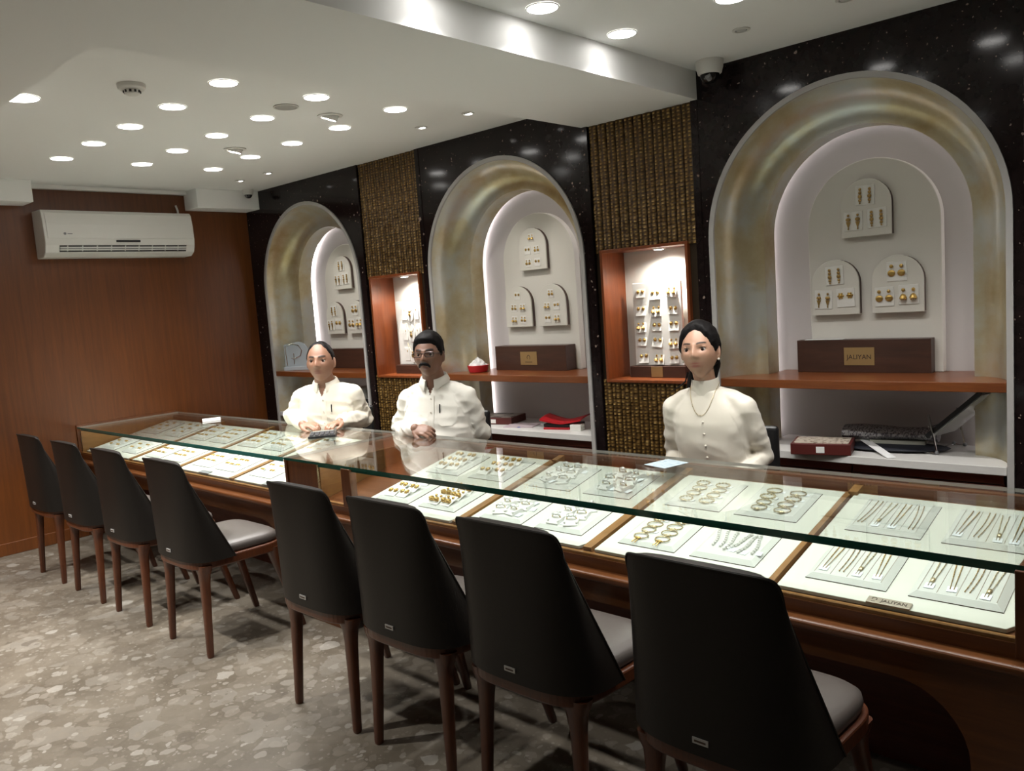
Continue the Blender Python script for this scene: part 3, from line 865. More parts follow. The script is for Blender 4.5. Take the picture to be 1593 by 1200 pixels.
# ---- jewellery prototypes (x across, y up the card, z towards the viewer)
def stud(mb, x, y, z, r=0.006, mi=0):
    mb.ball((x, y, z), (r, r, r*0.6), 10, 6, mi)
def earring_card(style, size=(0.050, 0.052)):
    t = thing('earring_card', 'card of earrings', 'earrings')
    w, h = size
    MB().box(-w/2, w/2, -h/2, h/2, 0.0, 0.0022).build('card', M_card, t, bevel=0.0008, seg=1)
    for s in (-1, 1):
        mb = MB(); x = s*w*0.25
        if style == 'bell':
            stud(mb, x, 0.013, 0.005, 0.0048)
            mb.lathe([(0.0095, -0.008), (0.0085, -0.003), (0.006, 0.002), (0.002, 0.005)], 12, M=Matrix.Translation((x, -0.002, 0.008)) @ Matrix.Rotation(R(-90), 4, 'X'))
            for q in range(3): mb.ball((x + (q-1)*0.006, -0.0125, 0.007), 0.002, 6, 5)
        elif style == 'chandelier':
            stud(mb, x, 0.016, 0.005, 0.0035)
            mb.ball((x, 0.005, 0.005), (0.007, 0.005, 0.003), 10, 6)
            mb.prism([(x-0.006, -0.001), (x+0.006, -0.001), (x, -0.020)], 0.003, 0.0048, 'z')
            mb.ball((x, -0.020, 0.004), 0.0024, 6, 5)
        elif style == 'drop':
            for yy, rr in ((0.016, 0.004), (0.007, 0.0045), (-0.003, 0.0055), (-0.013, 0.0042), (-0.020, 0.0025)):
                stud(mb, x, yy, 0.005, rr)
        elif style == 'stud':
            stud(mb, x, 0.006, 0.005, 0.0065)
            for q in range(6): mb.ball((x+0.007*math.cos(q*PI/3), 0.006+0.007*math.sin(q*PI/3), 0.004), 0.0025, 6, 5)
        elif style == 'plate':
            stud(mb, x, 0.014, 0.005, 0.005)
            mb.ball((x, -0.004, 0.005), (0.010, 0.009, 0.003), 12, 6)
        mb.build('earring', {'chandelier': M_gold_dark, 'drop': M_gold_dark}.get(style, M_gold), t, smooth=True)
    return Proto(t)
P_bell, P_chan, P_drop, P_stud, P_plate = (earring_card(s) for s in ('bell', 'chandelier', 'drop', 'stud', 'plate'))
P_small = earring_card('stud', (0.046, 0.040))
P_smallbell = earring_card('bell', (0.048, 0.046))

def ring_box():
    t = thing('ring', 'silver ring on a folded card', 'ring')
    MB().prism([(-0.020, 0.0), (-0.020, 0.004), (-0.008, 0.0095), (0.012, 0.0095), (0.020, 0.004), (0.020, 0.0)], -0.017, 0.017, 'x').build('folded_card', M_card, t)
    mb = MB()
    mb.tube([(0.012*math.cos(a), 0.002, 0.0095 + 0.009*math.sin(a)) for a in [2*PI*k/16 for k in range(16)]], 0.0018, 6, closed=True)
    mb.build('band', M_gold_pale, t, smooth=True)
    mb = MB(); mb.ball((0, 0.002, 0.0195), (0.0075, 0.007, 0.004), 10, 6)
    for s in (-1, 1):
        mb.ball((s*0.009, 0.002, 0.017), 0.0035, 8, 5)
        for q in range(4): mb.ball((s*0.0145, -0.013 + q*0.008, 0.009 - 0.001*q), (0.003, 0.004, 0.0025), 7, 5)
    mb.build('setting', M_silver, t, smooth=True)
    MB().box(0.018, 0.034, -0.014, 0.004, 0.0, 0.0012).build('price_tag', M_tagpaper, t)
    return Proto(t)
P_ring = ring_box()

def bangle(style):
    t = thing('bangle', 'slim bangle on a pad', 'bracelet')
    mb = MB(); a_, b_ = (0.025, 0.017) if style != 'cuff' else (0.024, 0.020)
    n = 24; rng = range(n) if style != 'cuff' else range(3, n-2)
    path = [(a_*math.cos(2*PI*k/n + PI/2), b_*math.sin(2*PI*k/n + PI/2), 0.004) for k in rng]
    mb.tube(path, 0.0019 if style != 'beaded' else 0.0014, 6, closed=(style != 'cuff'))
    if style == 'beaded':
        for p in path[::2]: mb.ball(p, 0.0034, 7, 5)
    mb.build('band', M_gold_pale if style != 'cuff' else M_gold, t, smooth=True)
    mb = MB()
    mb.ball((0, -b_, 0.005), (0.009, 0.006, 0.004), 10, 6)
    for s in (-1, 1):
        mb.ball((s*0.010, -b_+0.001, 0.005), (0.004, 0.003, 0.003), 8, 5)
        if style == 'tassel': mb.tube([(s*0.004, -b_, 0.005), (s*0.005, -b_-0.012, 0.003), (s*0.006, -b_-0.024, 0.002)], 0.0016, 6)
    mb.build('clasp_ornament', M_gold if style == 'tassel' else M_gold_pale, t, smooth=True)
    if style != 'tassel':
        MB().box(0.018, 0.036, -0.008, 0.006, 0.0, 0.001).build('price_tag', M_tagpaper, t)
    return Proto(t)
P_bang, P_tass, P_bead, P_cuff = (bangle(s) for s in ('plain', 'tassel', 'beaded', 'cuff'))

def flex_bracelet():
    t = thing('bracelet', 'silver link bracelet on a pad', 'bracelet')
    mb = MB()
    for k in range(9):
        u = k/8; mb.cbox((0.004*math.sin(u*5), -0.045 + 0.09*u, 0.004), (0.006, 0.008, 0.004))
    mb.build('links', M_silver, t)
    MB().box(0.008, 0.024, -0.05, -0.03, 0.0, 0.001).build('price_tag', M_tagpaper, t)
    return Proto(t)
P_flex = flex_bracelet()

def chain(style):
    t = thing('chain', 'slim gold chain on a ribbed pad', 'chain')
    L = 0.155
    mats = [M_gold, M_gold_dark, M_gold_pale]
    mb = MB()
    for s in (-1, 1):
        path = []
        for k in range(15):
            u = k/14
            w = {0: 0.0085 - 0.004*u, 1: 0.0075 - 0.0015*u, 2: 0.009 - 0.0055*u}[style]
            bend = (0.008*math.sin(u*PI) if style == 1 else 0)
            path.append((s*w + bend*0.5, L/2 - L*u, 0.003))
        mb.tube(path, 0.0010, 5)
        for k, p in enumerate(path[:9] if style != 1 else path[::2]):
            mb.ball(p, (0.0020, 0.0030, 0.0019), 7, 5)
    if style == 2: mb.ball((0, -L*0.30, 0.0035), (0.0065, 0.011, 0.003), 8, 6)
    mb.build('links', mats[style], t, smooth=True)
    if style != 1:
        MB().box(-0.012, 0.012, -L/2-0.012, -L/2+0.014, 0.0012, 0.0022).build('price_tag', M_tagpaper, t)
    return Proto(t)
P_ch = [chain(k) for k in range(3)]

rnd = random.Random(7)
def jit(a): return rnd.uniform(-a, a)
YP = (-1.322, -1.018)         # pad rows, front and rear
# ---- right trays
for c in range(2):
    for r_, y in enumerate(YP):
        row = ('customer-side' if r_ == 0 else 'staff-side') + (', toward the wooden wall' if c == 0 else ', away from the wooden wall')
        # tray of earring cards
        x = TR[0] + 0.155 + c*0.29
        pad(x, y, 'ivory pad of gold earring cards by the corner block, ' + row, 'pads of the earring tray')
        for q in range(3):
            for s in (-1, 1):
                lean = Matrix.Rotation(TILT, 4, 'X') @ Matrix.Rotation(R(10), 4, 'X')
                p = on_pad(x, y, s*0.038 + jit(0.006), -0.064 + q*0.062 + jit(0.005), 0.008)
                P_ = P_smallbell if c == 1 and r_ == 0 else P_small
                P_.place(p, (TILT + R(16), 0, jit(0.16)), 'gold earrings on white card, earring pad ' + row, 'earring cards in the earring tray', 1.4)
        # tray of ring boxes
        x = TR[1] + 0.155 + c*0.29
        pad(x, y, 'ivory pad of silver rings, ' + row, 'pads of the ring tray')
        for q in range(3):
            for s in (-1, 1):
                P_ring.place(on_pad(x, y, s*0.040 + jit(0.012), -0.058 + q*0.058 + jit(0.006), 0.0), (TILT, 0, jit(0.5)), 'silver ring on folded white card, ring pad ' + row, 'rings in the ring tray', 1.55)
        # tray of bracelets
        x = TR[2] + 0.165 + c*0.278
        pad(x, y, 'ivory pad of bracelets, ' + row, 'pads of the bracelet tray')
        if c == 1 and r_ == 0:
            for q in range(6):
                P_flex.place(on_pad(x, y, -0.072 + q*0.029, jit(0.012), 0.0), (TILT, 0, jit(0.35)), 'silver link bracelet in the bracelet tray', 'link bracelets in the bracelet tray', 1.2)
        else:
            for q in range(4):
                for s in (-1, 1):
                    st = P_tass if (c == 0 and r_ == 0 and q == 0) else (P_bead if (q + c) % 3 == 0 else P_bang)
                    lab = {P_tass: 'gold bangle with two-strand tassel, bracelet pad ' + row, P_bead: 'beaded pale gold bangle, bracelet pad ' + row, P_bang: 'plain slim pale gold bangle, bracelet pad ' + row}[st]
                    grp = {P_tass: 'tasselled bangles', P_bead: 'beaded bangles', P_bang: 'plain bangles'}[st]
                    st.place(on_pad(x, y, s*0.042 + jit(0.005), -0.068 + q*0.045 + jit(0.004), 0.0), (TILT, 0, jit(0.3)), lab, grp, 1.1)
        # tray of chains
        x = TR[3] + 0.170 + c*0.278
        pad(x, y, 'ivory ribbed pad of gold chains, ' + row, 'pads of the chain tray')
        o = None
        for q in range(4):
            px_ = -0.069 + q*0.046
            st = (q + c*2 + r_) % 3
            lab = ['tagged slim gold chain', 'antique beaded chain without tag', 'pale gold chain with leaf pendant'][st] + ', chain pad ' + row
            P_ch[st].place(on_pad(x, y, px_, 0.004 + jit(0.006), 0.0), (TILT, 0, jit(0.10)), lab, ['tagged V chains', 'antique beaded chains', 'leaf pendant chains'][st], 1.0)

# fine rib lines on the chain pads
rib_m = MB().box(-0.0008, 0.0008, -0.092, 0.092, 0.0, 0.0008).mesh('pad_rib')
for o in [o for o in bpy.data.objects if o.get('group') == 'pads of the chain tray']:
    for q in range(5):
        obj('pad_rib', rib_m, M_nickel, o, (-0.092 + q*0.046, 0.0, PH - 0.0002))

# lettered plaque on the chain tray
pl = MB().box(-0.055, 0.055, -0.015, 0.015, 0.0, 0.006).build('counter_plaque', M_nickel, None, deck(5.568, -1.487, 0.0), DROT, bevel=0.0012)
tag(pl, 'small taupe metal plaque lettered JALIYAN on the chain tray', 'plaque')
obj('lettering', text_mesh('JALIYAN', 0.0175), M_ink, pl, (0.013, 0, 0.0063))
MB().tube([(-0.037 + 0.006*math.cos(a), 0.003 + 0.007*math.sin(a), 0.0065) for a in [PI*k/8 - 0.6 for k in range(11)]], 0.0009, 5).box(-0.042, -0.033, -0.0092, -0.0080, 0.006, 0.0067).build('emblem', M_ink, pl)

# ---- left trays: rows of stud cards
for k in range(3):
    nm = ['in the tray against the wooden end wall', 'in the tray second from the wooden end wall', 'in the left tray with a blank plaque'][k]
    for c in range(2):
        for r_, y in enumerate(YP):
            x = TL[k] + 0.155 + c*(0.29 if k else 0.36) + (0.06 if k == 0 else 0)
            pad(x, y, 'ivory stud pad ' + ('at the customer edge, ' if r_ == 0 else 'at the staff edge, ') + nm, 'left counter pads, tray %s' % 'abc'[k])
            for q in range(3):
                for s in (-1, 0, 1):
                    if k == 0 and s == 0: continue
                    P_small.place(on_pad(x, y, s*0.060 + jit(0.004), -0.062 + q*0.06 + jit(0.004), 0.003), (TILT + R(10), 0, jit(0.1)), ('customer-edge' if r_ == 0 else 'staff-edge') + ' gold stud card ' + nm, 'stud cards, tray %s' % 'abc'[k])
for y in YP:
    x = TL[3] + 0.16
    pad(x, y, 'ivory pad of stud cards in the tray beside the corner block', 'left counter pads, tray d')
    for q in range(3):
        for s in (-1, 1):
            P_small.place(on_pad(x, y, s*0.048, -0.062 + q*0.06, 0.003), (TILT + R(10), 0, jit(0.1)), 'small gold stud card on the tray of loose studs', 'stud cards, tray d')
for q in range(7):
    o = MB().ball((0, 0, 0.006), (0.008, 0.008, 0.006), 10, 6).tube([(0, 0, 0.001), (0, 0.006, 0.006)], 0.0018, 6).build('ear_stud', M_gold_dark, None, deck(TL[3] + 0.34 + (q % 4)*0.052, -1.33 + (q//4)*0.10 + 0.012*(q % 2), 0.0), DROT, smooth=True)
    tag(o, 'single dark gold stud loose on the suede tray beside the corner block', 'stud', 'loose studs on the tray')
for x, lab in ((TL[2] + 0.315, 'blank grey plaque on the stud tray beside the tray divider'), (TL[3] + 0.35, 'blank grey plaque below the loose studs')):
    o = MB().box(-0.055, 0.055, -0.016, 0.016, 0.0, 0.005).build('counter_plaque', M_grey, None, deck(x, -1.485, 0.0), DROT, bevel=0.001)
    tag(o, lab, 'plaque')

# ---- things lying on the counter glass
M_key = plain('dark_key', (0.045, 0.045, 0.05), 0.6)
calc = thing('calculator', 'black desk calculator lying on the counter glass before the older man', 'calculator', (2.36, -1.035, GT), (0, 0, R(52)))
MB().box(-0.075, 0.075, -0.10, 0.10, 0.0, 0.016).build('case', M_black, calc, bevel=0.004)
MB().box(-0.06, 0.06, 0.05, 0.085, 0.015, 0.0175).build('screen', plain('lcd', (0.16, 0.18, 0.16), 0.2), calc)
for i in range(5):
    for j in range(5):
        MB().cbox((-0.055 + i*0.0275, -0.085 + j*0.026, 0.018), (0.021, 0.017, 0.006)).build('key', M_key, calc)
tent = MB().prism([(-0.024, 0), (0.024, 0), (0.017, 0.012), (-0.005, 0.018)], -0.06, 0.06, 'y').build('tent_card', M_paper, None, (0.89, -0.95, GT), (0, 0, R(-25)), bevel=0.002)
tag(tent, 'white folded price tent on the counter glass near the wooden wall', 'card')
slip = MB().box(-0.058, 0.058, -0.066, 0.066, 0.0, 0.0012).build('paper_slip', print_noise('slip_print', (0.34, 0.41, 0.44), (0.20, 0.29, 0.36), 120, (0.35, 1, 1), 0.56), None, (4.538, -0.905, GT), (0, 0, R(-14)))
tag(slip, 'pale blue printed paper slip on the counter glass before the woman', 'paper')

# ================================================================ chairs
def chair_protos():
    t = thing('counter_chair', 'chair', 'chair')
    # wooden seat frame
    def outline(hw_r, hw_f, yr, yf, n=48, e=0.42):
        pts = []
        for k in range(n):
            a = 2*PI*k/n
            c, s = math.cos(a), math.sin(a)
            y = math.copysign(abs(s)**e, s); x = math.copysign(abs(c)**e, c)
            yy = (yr + yf)/2 + (yf - yr)/2*y
            u = (yy - yr)/(yf - yr)
            pts.append(((hw_r + (hw_f - hw_r)*u)*x, yy))
        return pts
    MB().prism(outline(0.212, 0.238, -0.262, 0.190), 0.402, 0.446, 'z').build('seat_frame', M_leg, t, bevel=0.006)
    # cushion: domed and rounded
    rows = []
    for z, s in ((0.444, 0.93), (0.452, 0.985), (0.466, 1.0), (0.482, 0.985), (0.492, 0.93), (0.498, 0.80), (0.502, 0.55), (0.503, 0.25)):
        o_ = outline(0.200, 0.228, -0.24, 0.182)
        cy = -0.03
        rows.append([(x*s, cy + (y-cy)*s, z) for x, y in o_])
    mb = MB()
    rows_t = [[rows[j][i] for j in range(len(rows))] for i in range(len(rows[0]))]
    mb.grid(rows_t, closed_u=True)
    mb.f.append(tuple(i*len(rows) + len(rows)-1 for i in range(len(rows[0])))); mb.m.append(0)
    mb.f.append(tuple(i*len(rows) for i in range(len(rows[0])))[::-1]); mb.m.append(0)
    mb.build('seat', M_seat, t, smooth=True, angle=60)
    # wrapped back shell
    nu, nv = 40, 22
    def shell(off):
        pts = []
        for i in range(nu+1):
            u = -1 + 2*i/nu; th = abs(u)*PI/2
            col = []
            for j in range(nv+1):
                v = j/nv
                hw = 0.246 + (0.192 - 0.246)*v - off
                yf = -0.085 + (-0.245 + 0.085)*v
                yr = -0.272 - 0.012*v + off
                e = 0.62
                x = math.copysign(hw*math.sin(th)**e, u)
                y = yf - (yf - yr)*math.cos(th)**e
                tt = max(0, (abs(u) - 0.60)/0.40)
                zt = 0.893 - 0.012*abs(u)**2 - 0.065*(1 - math.sqrt(max(0, 1 - tt*tt)))
                col.append((x, y, 0.440 + v*(zt - 0.440)))
            pts.append(col)
        return pts
    A, B = shell(0.0), shell(0.032)
    mb = MB(); mb.grid(A); mb.grid(B, flip=True)
    nA = (nu+1)*(nv+1)
    def idx(i, j, s): return s*nA + i*(nv+1) + j
    for i in range(nu):
        mb.f.append((idx(i, nv, 0), idx(i, nv, 1), idx(i+1, nv, 1), idx(i+1, nv, 0))); mb.m.append(0)
        mb.f.append((idx(i, 0, 0), idx(i+1, 0, 0), idx(i+1, 0, 1), idx(i, 0, 1))); mb.m.append(0)
    for j in range(nv):
        mb.f.append((idx(0, j, 0), idx(0, j, 1), idx(0, j+1, 1), idx(0, j+1, 0))); mb.m.append(0)
        mb.f.append((idx(nu, j, 0), idx(nu, j+1, 0), idx(nu, j+1, 1), idx(nu, j, 1))); mb.m.append(0)
    bk = mb.build('backrest', M_leather, t, smooth=True, angle=50)
    # seam piping along the rim
    rim = [A[0][j] for j in range(nv+1)] + [A[i][nv] for i in range(1, nu)] + [A[nu][j] for j in range(nv, -1, -1)]
    MB().tube(rim, 0.0035, 6).build('piping', M_leather, bk, smooth=True)
    bd = MB().box(-0.020, 0.020, -0.0015, 0.0015, -0.007, 0.007).build('badge', plain('badge_metal', (0.45, 0.44, 0.42), 0.4, 0.3), bk, (-0.005, -0.2745, 0.478))
    bd['label'] = 'small pale maker badge'
    MB().box(-0.015, 0.014, -0.0021, -0.0012, -0.0025, 0.0022).build('badge_mark', M_ink, bd)
    # legs
    def leg(fx, fy, tx, ty):
        rows = []
        for z, w, d, u in ((0.0, 0.024, 0.024, 0), (0.01, 0.028, 0.028, 0.02), (0.20, 0.036, 0.034, 0.5), (0.33, 0.044, 0.040, 0.82), (0.375, 0.054, 0.046, 0.92), (0.398, 0.078, 0.056, 0.97), (0.420, 0.088, 0.058, 1.0)):
            cx, cy = fx + (tx-fx)*u, fy + (ty-fy)*u
            sec = []
            for k in range(12):
                a = 2*PI*k/12 + PI/12
                c, s = math.cos(a), math.sin(a)
                sec.append((cx + w/2*math.copysign(abs(c)**0.55, c), cy + d/2*math.copysign(abs(s)**0.55, s), z))
            rows.append(sec)
        mb = MB(); T = [[rows[j][i] for j in range(len(rows))] for i in range(12)]
        mb.grid(T, closed_u=True); n = len(rows)
        mb.f.append(tuple(i*n for i in range(12))); mb.m.append(0)
        mb.f.append(tuple(i*n+n-1 for i in range(12))); mb.m.append(0)
        mb.build('leg', M_leg, t, smooth=True, angle=60)
    for s in (-1, 1):
        leg(s*0.186, -0.226, s*0.172, -0.205)
        leg(s*0.216, 0.235, s*0.185, 0.125)
    return Proto(t)
P_chair = chair_protos()
chairs = [(0.86, 'closest to the wooden wall'), (1.45, 'second from the wooden wall'), (2.03, 'third from the wooden wall'),
          (2.66, 'fourth from the wooden wall, its grey seat showing'), (3.742, 'by the wooden corner block of the counter'),
          (4.237, 'facing the gold earring tray'), (4.765, 'facing the ring tray'), (5.37, 'facing the bracelet tray, next to the chain tray')]
for x, nm in chairs:
    P_chair.place((x, -1.828 if x < 5 else -1.85, 0), (0, 0, 0), 'dark leather chair with tapered wooden legs, ' + nm, 'leather chairs along the counter')

# ================================================================ wall displays
ARCHPAD = [(-0.113, -0.13), (-0.113, 0.02)] + [(-0.113*math.cos(PI*k/16), 0.02 + 0.113*math.sin(PI*k/16)) for k in range(1, 16)] + [(0.113, 0.02), (0.113, -0.13)]
apm = MB()
apm.prism(ARCHPAD, -0.034, -0.026, 'y', 0)
apm.prism([(x*0.995, z*0.995) for x, z in ARCHPAD], -0.026, 0.0, 'y', 1)
apm = apm.mesh('arched_pad', bevel=0.002)
VERT = (R(90), 0, 0)            # card standing on the wall, facing the room
pads = [(-0.012, 1.797), (-0.163, 1.437), (0.120, 1.437)]
where = ['in the arch beside the wooden wall', 'in the arch between the two bronze panels', 'in the arch with the tilted framed mirror']
posn = ['top', 'lower', 'lower']
for i, cx in enumerate(ARCH):
    for j, (dx, z) in enumerate(pads):
        o = obj('arched_pad', apm, [M_pad, M_pad_edge], None, (cx + dx, 0.35, z))
        pn = 'uppermost pad' if j == 0 else [['lower pad of dark drop cards', 'lower pad of gold discs'], ['lower pad over the red dish', 'lower pad over the red pouch'], ['lower pad of dark drop cards', 'lower pad of gold discs']][i][j-1]
        tag(o, 'arched ivory ' + pn + ' ' + where[i], 'display pad', 'arched wall pads')
        if i == 1:
            spots = [(0.0, 0.075, 0), (-0.033, -0.005, 1), (0.037, -0.005, 2), (-0.033, -0.085, 2), (0.037, -0.085, 1)]
            for sx, sz, st in spots:
                P_ = [P_bell, P_stud, P_plate][(st + j) % 3]
                P_.place((cx + dx + sx*1.1, 0.3158, z + sz*0.98), (R(90), jit(0.06), 0), ['gold bell earrings', 'gold cluster studs', 'gold disc earrings'][(st+j) % 3] + ' in the ' + ('top' if sz > 0.05 else ('middle' if sz > -0.05 else 'bottom')) + ' row, ' + pn + ', middle arch', ['bell', 'cluster', 'disc'][(st+j) % 3] + ' earring cards, middle arch', 1.0)
        else:
            k0 = {0: (P_drop, P_chan, P_drop), 1: (P_drop, P_chan, P_stud), 2: (P_plate, P_plate, P_bell)}[j]
            sty = {P_drop: 'beaded drop', P_chan: 'antique diamond-shaped', P_stud: 'gold cluster', P_plate: 'gold disc', P_bell: 'gold bell'}
            for (sx, sz), P_ in zip(((0.0, 0.058), (-0.056, -0.055), (0.050, -0.050)), k0):
                P_.place((cx + dx + sx, 0.3158, z + sz), (R(90), jit(0.05), 0), sty[P_] + ' card at the ' + ('top' if sz > 0 else 'bottom') + ' of the ' + pn + (', first arch' if i == 0 else ', mirror arch'), sty[P_] + ' cards, ' + ('first arch' if i == 0 else 'mirror arch'), 1.72)

# dark display boxes on the shelves
for i, (cx, x0, x1, y0, y1) in enumerate(((ARCH[0], 0.53, 1.13, 0.27, 0.345), (ARCH[1], 2.525, 3.125, 0.25, 0.345), (ARCH[2], 4.57, 5.186, 0.292, 0.345))):
    nm = ['behind the older man', 'with a small emblem plaque', 'with the lettered brass plaque'][i]
    b = thing('plinth_box', 'long dark brown wooden plinth box %s on the arch shelf' % nm, 'box', ((x0+x1)/2, 0, 1.03), group='plinth boxes in the arches')
    w = (x1-x0)/2
    MB().box(-w, w, y0, y1 + 0.003, 0.0, 0.158).build('box_body', M_box, b, bevel=0.002)
    px = -0.007 if i == 2 else (-0.006 if i == 1 else 0)
    if i:
        p = MB().box(px-0.070, px+0.070, y0-0.003, y0, 0.036, 0.120).build('plaque', M_brass, b)
        if i == 2:
            o = obj('lettering', text_mesh('JALIYAN', 0.031), M_ink, p, (px, y0-0.0035, 0.074), (R(90), 0, 0))
        else:
            MB().tube([(px + 0.012*math.cos(a), y0-0.0035, 0.082 + 0.016*math.sin(a)) for a in [PI*k/8 - 0.7 for k in range(12)]], 0.0016, 5).box(px-0.03, px+0.03, y0-0.004, y0-0.003, 0.052, 0.056).build('emblem', M_ink, p)
# paper on the last box
o = MB().box(-0.09, 0.09, -0.02, 0.02, 0.0, 0.002).build('paper_strip', M_paper, None, (4.70, 0.315, 1.1885), (0, 0, R(4)))
tag(o, 'white card lying on the plinth box with the lettered plaque', 'card')

# ---- stands in the wooden niches
def stand(x0, label, style):
    t = thing('jewellery_stand', label, 'jewellery stand', (x0, 0.0, 1.0155))
    MB().box(-0.175, 0.175, 0.10, 0.19, 0.0, 0.062).build('plinth', M_box, t, bevel=0.002)
    b = MB().box(-0.152, 0.152, 0.128, 0.146, 0.064, 0.514).build('board', M_card, t, bevel=0.003)
    return t
s2 = stand(3.872, 'ivory upright jewellery stand of fifteen small cards in the niche near the woman', 0)
MB().box(-0.035, 0.035, 0.096, 0.100, 0.003, 0.060).build('plaque', M_brass, s2)
s1 = stand(1.84, 'ivory upright jewellery stand of three oval pendants in the niche behind the man with glasses', 1)
for q in range(5):
    for s in (-1, 0, 1):
        P_ = (P_stud, P_bell, P_small)[(q*2 + s + 1) % 3]
        P_.place((3.872 + s*0.098 + jit(0.006), 0.126, 1.118 + q*0.088 + jit(0.006)), (R(90) - R(12), jit(0.08), 0), ['cluster stud card', 'bell earring card', 'small stud card'][(q*2+s+1) % 3] + ' in the %s row of the niche stand near the woman' % ('lowest', 'second', 'middle', 'fourth', 'topmost')[q], ['cluster', 'bell', 'small'][(q*2+s+1) % 3] + ' cards on the fifteen-card stand', 1.25)
def pendant():
    t = thing('pendant_set', 'oval pendant', 'pendant')
    MB().lathe([(0.034, 0.0), (0.036, 0.002), (0.034, 0.006)], 24, M=Matrix.Scale(1.75, 4, (0, 1, 0))).build('oval_card', M_card, t)
    for s in (-1, 1):
        c_ = MB().box(s*0.062-0.022, s*0.062+0.022, -0.045, 0.040, 0.0, 0.003).build('side_card', M_card, t)
        MB().ball((s*0.060, 0.02, 0.004), (0.003, 0.008, 0.003), 8, 5).build('earring', M_gold_dark, c_)
    MB().ball((0, -0.012, 0.010), (0.011, 0.014, 0.005), 12, 7).ball((0, 0.010, 0.009), (0.005, 0.009, 0.004), 10, 6).build('pendant', M_gold_dark, t, smooth=True)
    MB().tube([(-0.05, 0.075, 0.003), (-0.036, 0.045, 0.004), (-0.016, 0.018, 0.007), (0, 0.008, 0.008), (0.016, 0.018, 0.007), (0.036, 0.045, 0.004), (0.05, 0.075, 0.003)], 0.0014, 5).build('cord', M_gold_pale, t)
    return Proto(t)
P_pend = pendant()
for q, nm in enumerate(('lowest', 'middle', 'topmost')):
    P_pend.place((1.84, 0.1275, 1.155 + q*0.145), (R(90), 0, 0), nm + ' oval pendant set on the stand behind the man with glasses', 'oval pendant sets', 1.05)
for x, lab, g in ((1.86, 'small puck light inside the niche behind the man with glasses', None), (3.93, 'small puck light inside the niche near the woman', None)):
    t = thing('niche_puck_light', lab, 'light', (x, 0.085, 1.705))
    MB().lathe([(0.028, -0.008), (0.034, -0.005), (0.035, 0.0)], 20).build('housing', M_white, t, smooth=True)
    MB().lathe([(0.024, -0.0095), (0.024, -0.008)], 20).build('lens', M_lit, t)
    spot_at(t, (x, 0.085, 1.69), (x + 0.03, 0.17, 1.25), 14, 60, 0.35, 0.012); spot_at(t, (x, 0.085, 1.685), (x, 0.085, 1.0), 5, 160, 0.5, 0.02)

# ---- odds and ends in the arches
ac_ = thing('acrylic_sign', 'clear acrylic arched sign with a chrome outline on the shelf beside the wooden wall', 'sign', (0.36, 0.115, 1.03), (0, 0, R(30)))
sp = [(-0.105, 0.03), (-0.105, 0.215), (0.02, 0.235)] + [(0.02 + 0.10*math.sin(PI/2*k/8), 0.135 + 0.10*math.cos(PI/2*k/8)) for k in range(9)] + [(0.12, 0.03)]
MB().prism(sp, -0.006, 0.006, 'y').build('panel', plain('frosted_acrylic', (0.36, 0.40, 0.43), 0.18, 0, 0.6), ac_, bevel=0.002)
MB().box(-0.11, 0.125, -0.03, 0.03, 0.0, 0.032).build('base', plain('acrylic_base', (0.42, 0.46, 0.50), 0.2, 0, 0.6), ac_, bevel=0.003)
MB().tube([(-0.085, -0.009, 0.04), (-0.092, -0.009, 0.20), (-0.03, -0.009, 0.222), (0.03, -0.009, 0.205), (0.055, -0.009, 0.165), (0.04, -0.009, 0.12), (-0.005, -0.009, 0.10), (-0.035, -0.009, 0.10)], 0.0035, 6).tube([(-0.02, -0.009, 0.05), (-0.02, -0.009, 0.14)], 0.003, 6).tube([(-0.045, -0.009, 0.10), (0.01, -0.009, 0.105)], 0.003, 6).build('chrome_outline', M_chrome, ac_)

rb = thing('red_bowl', 'red plastic dish with crumpled clear film on the shelf beside the emblem box', 'dish', (2.475, 0.13, 1.03))
MB().lathe([(0.055, 0.0), (0.062, 0.005), (0.072, 0.045), (0.070, 0.048), (0.060, 0.012)], 28).build('dish', M_red, rb, smooth=True)
vv = []
mb = MB()
rows = []
for i in range(14):
    a = 2*PI*i/14
    rows.append([((0.066*(1-t))*math.cos(a)*(1+0.15*math.sin(3*a+t*4)), (0.066*(1-t))*math.sin(a), 0.042 + 0.055*t**0.8 + 0.006*math.sin(5*a+6*t)) for t in (0, 0.25, 0.5, 0.75, 0.97)])
mb.grid(rows, closed_u=True)
mb.build('film', plain('plastic_film', (0.55, 0.54, 0.53), 0.25, 0, 0.7), rb)

def flat_case(loc, rz, w, d, h, label, lidprint):
    t = thing('jewel_case', label, 'jewellery case', loc, (0, 0, rz))
    MB().box(-w/2, w/2, -d/2, d/2, 0, h).build('case', M_maroon, t, bevel=0.003)
    MB().box(-w/2+0.012, w/2-0.012, -d/2+0.012, d/2-0.012, h-0.0005, h+0.002).build('lining', lidprint, t)
    MB().box(-0.018, 0.018, -d/2-0.0015, -d/2+0.001, h*0.2, h*0.75).build('sticker', M_card, t)
    return t
PRN = print_noise('jewels_print', (0.44, 0.38, 0.31), (0.13, 0.09, 0.06), 60, (1, 1, 1), 0.56)
PRN2 = print_noise('dark_jewels_print', (0.30, 0.26, 0.22), (0.05, 0.04, 0.03), 26, (0.5, 1, 1), 0.5)
flat_case((4.785, 0.045, 0.69), R(14), 0.26, 0.18, 0.052, 'flat maroon jewellery case with pale lining on the sill behind the woman', PRN)
c2 = flat_case((2.58, 0.20, 0.69), R(14), 0.27, 0.20, 0.045, 'flat maroon jewellery case with dark lining on the sill behind the man with glasses', PRN2)
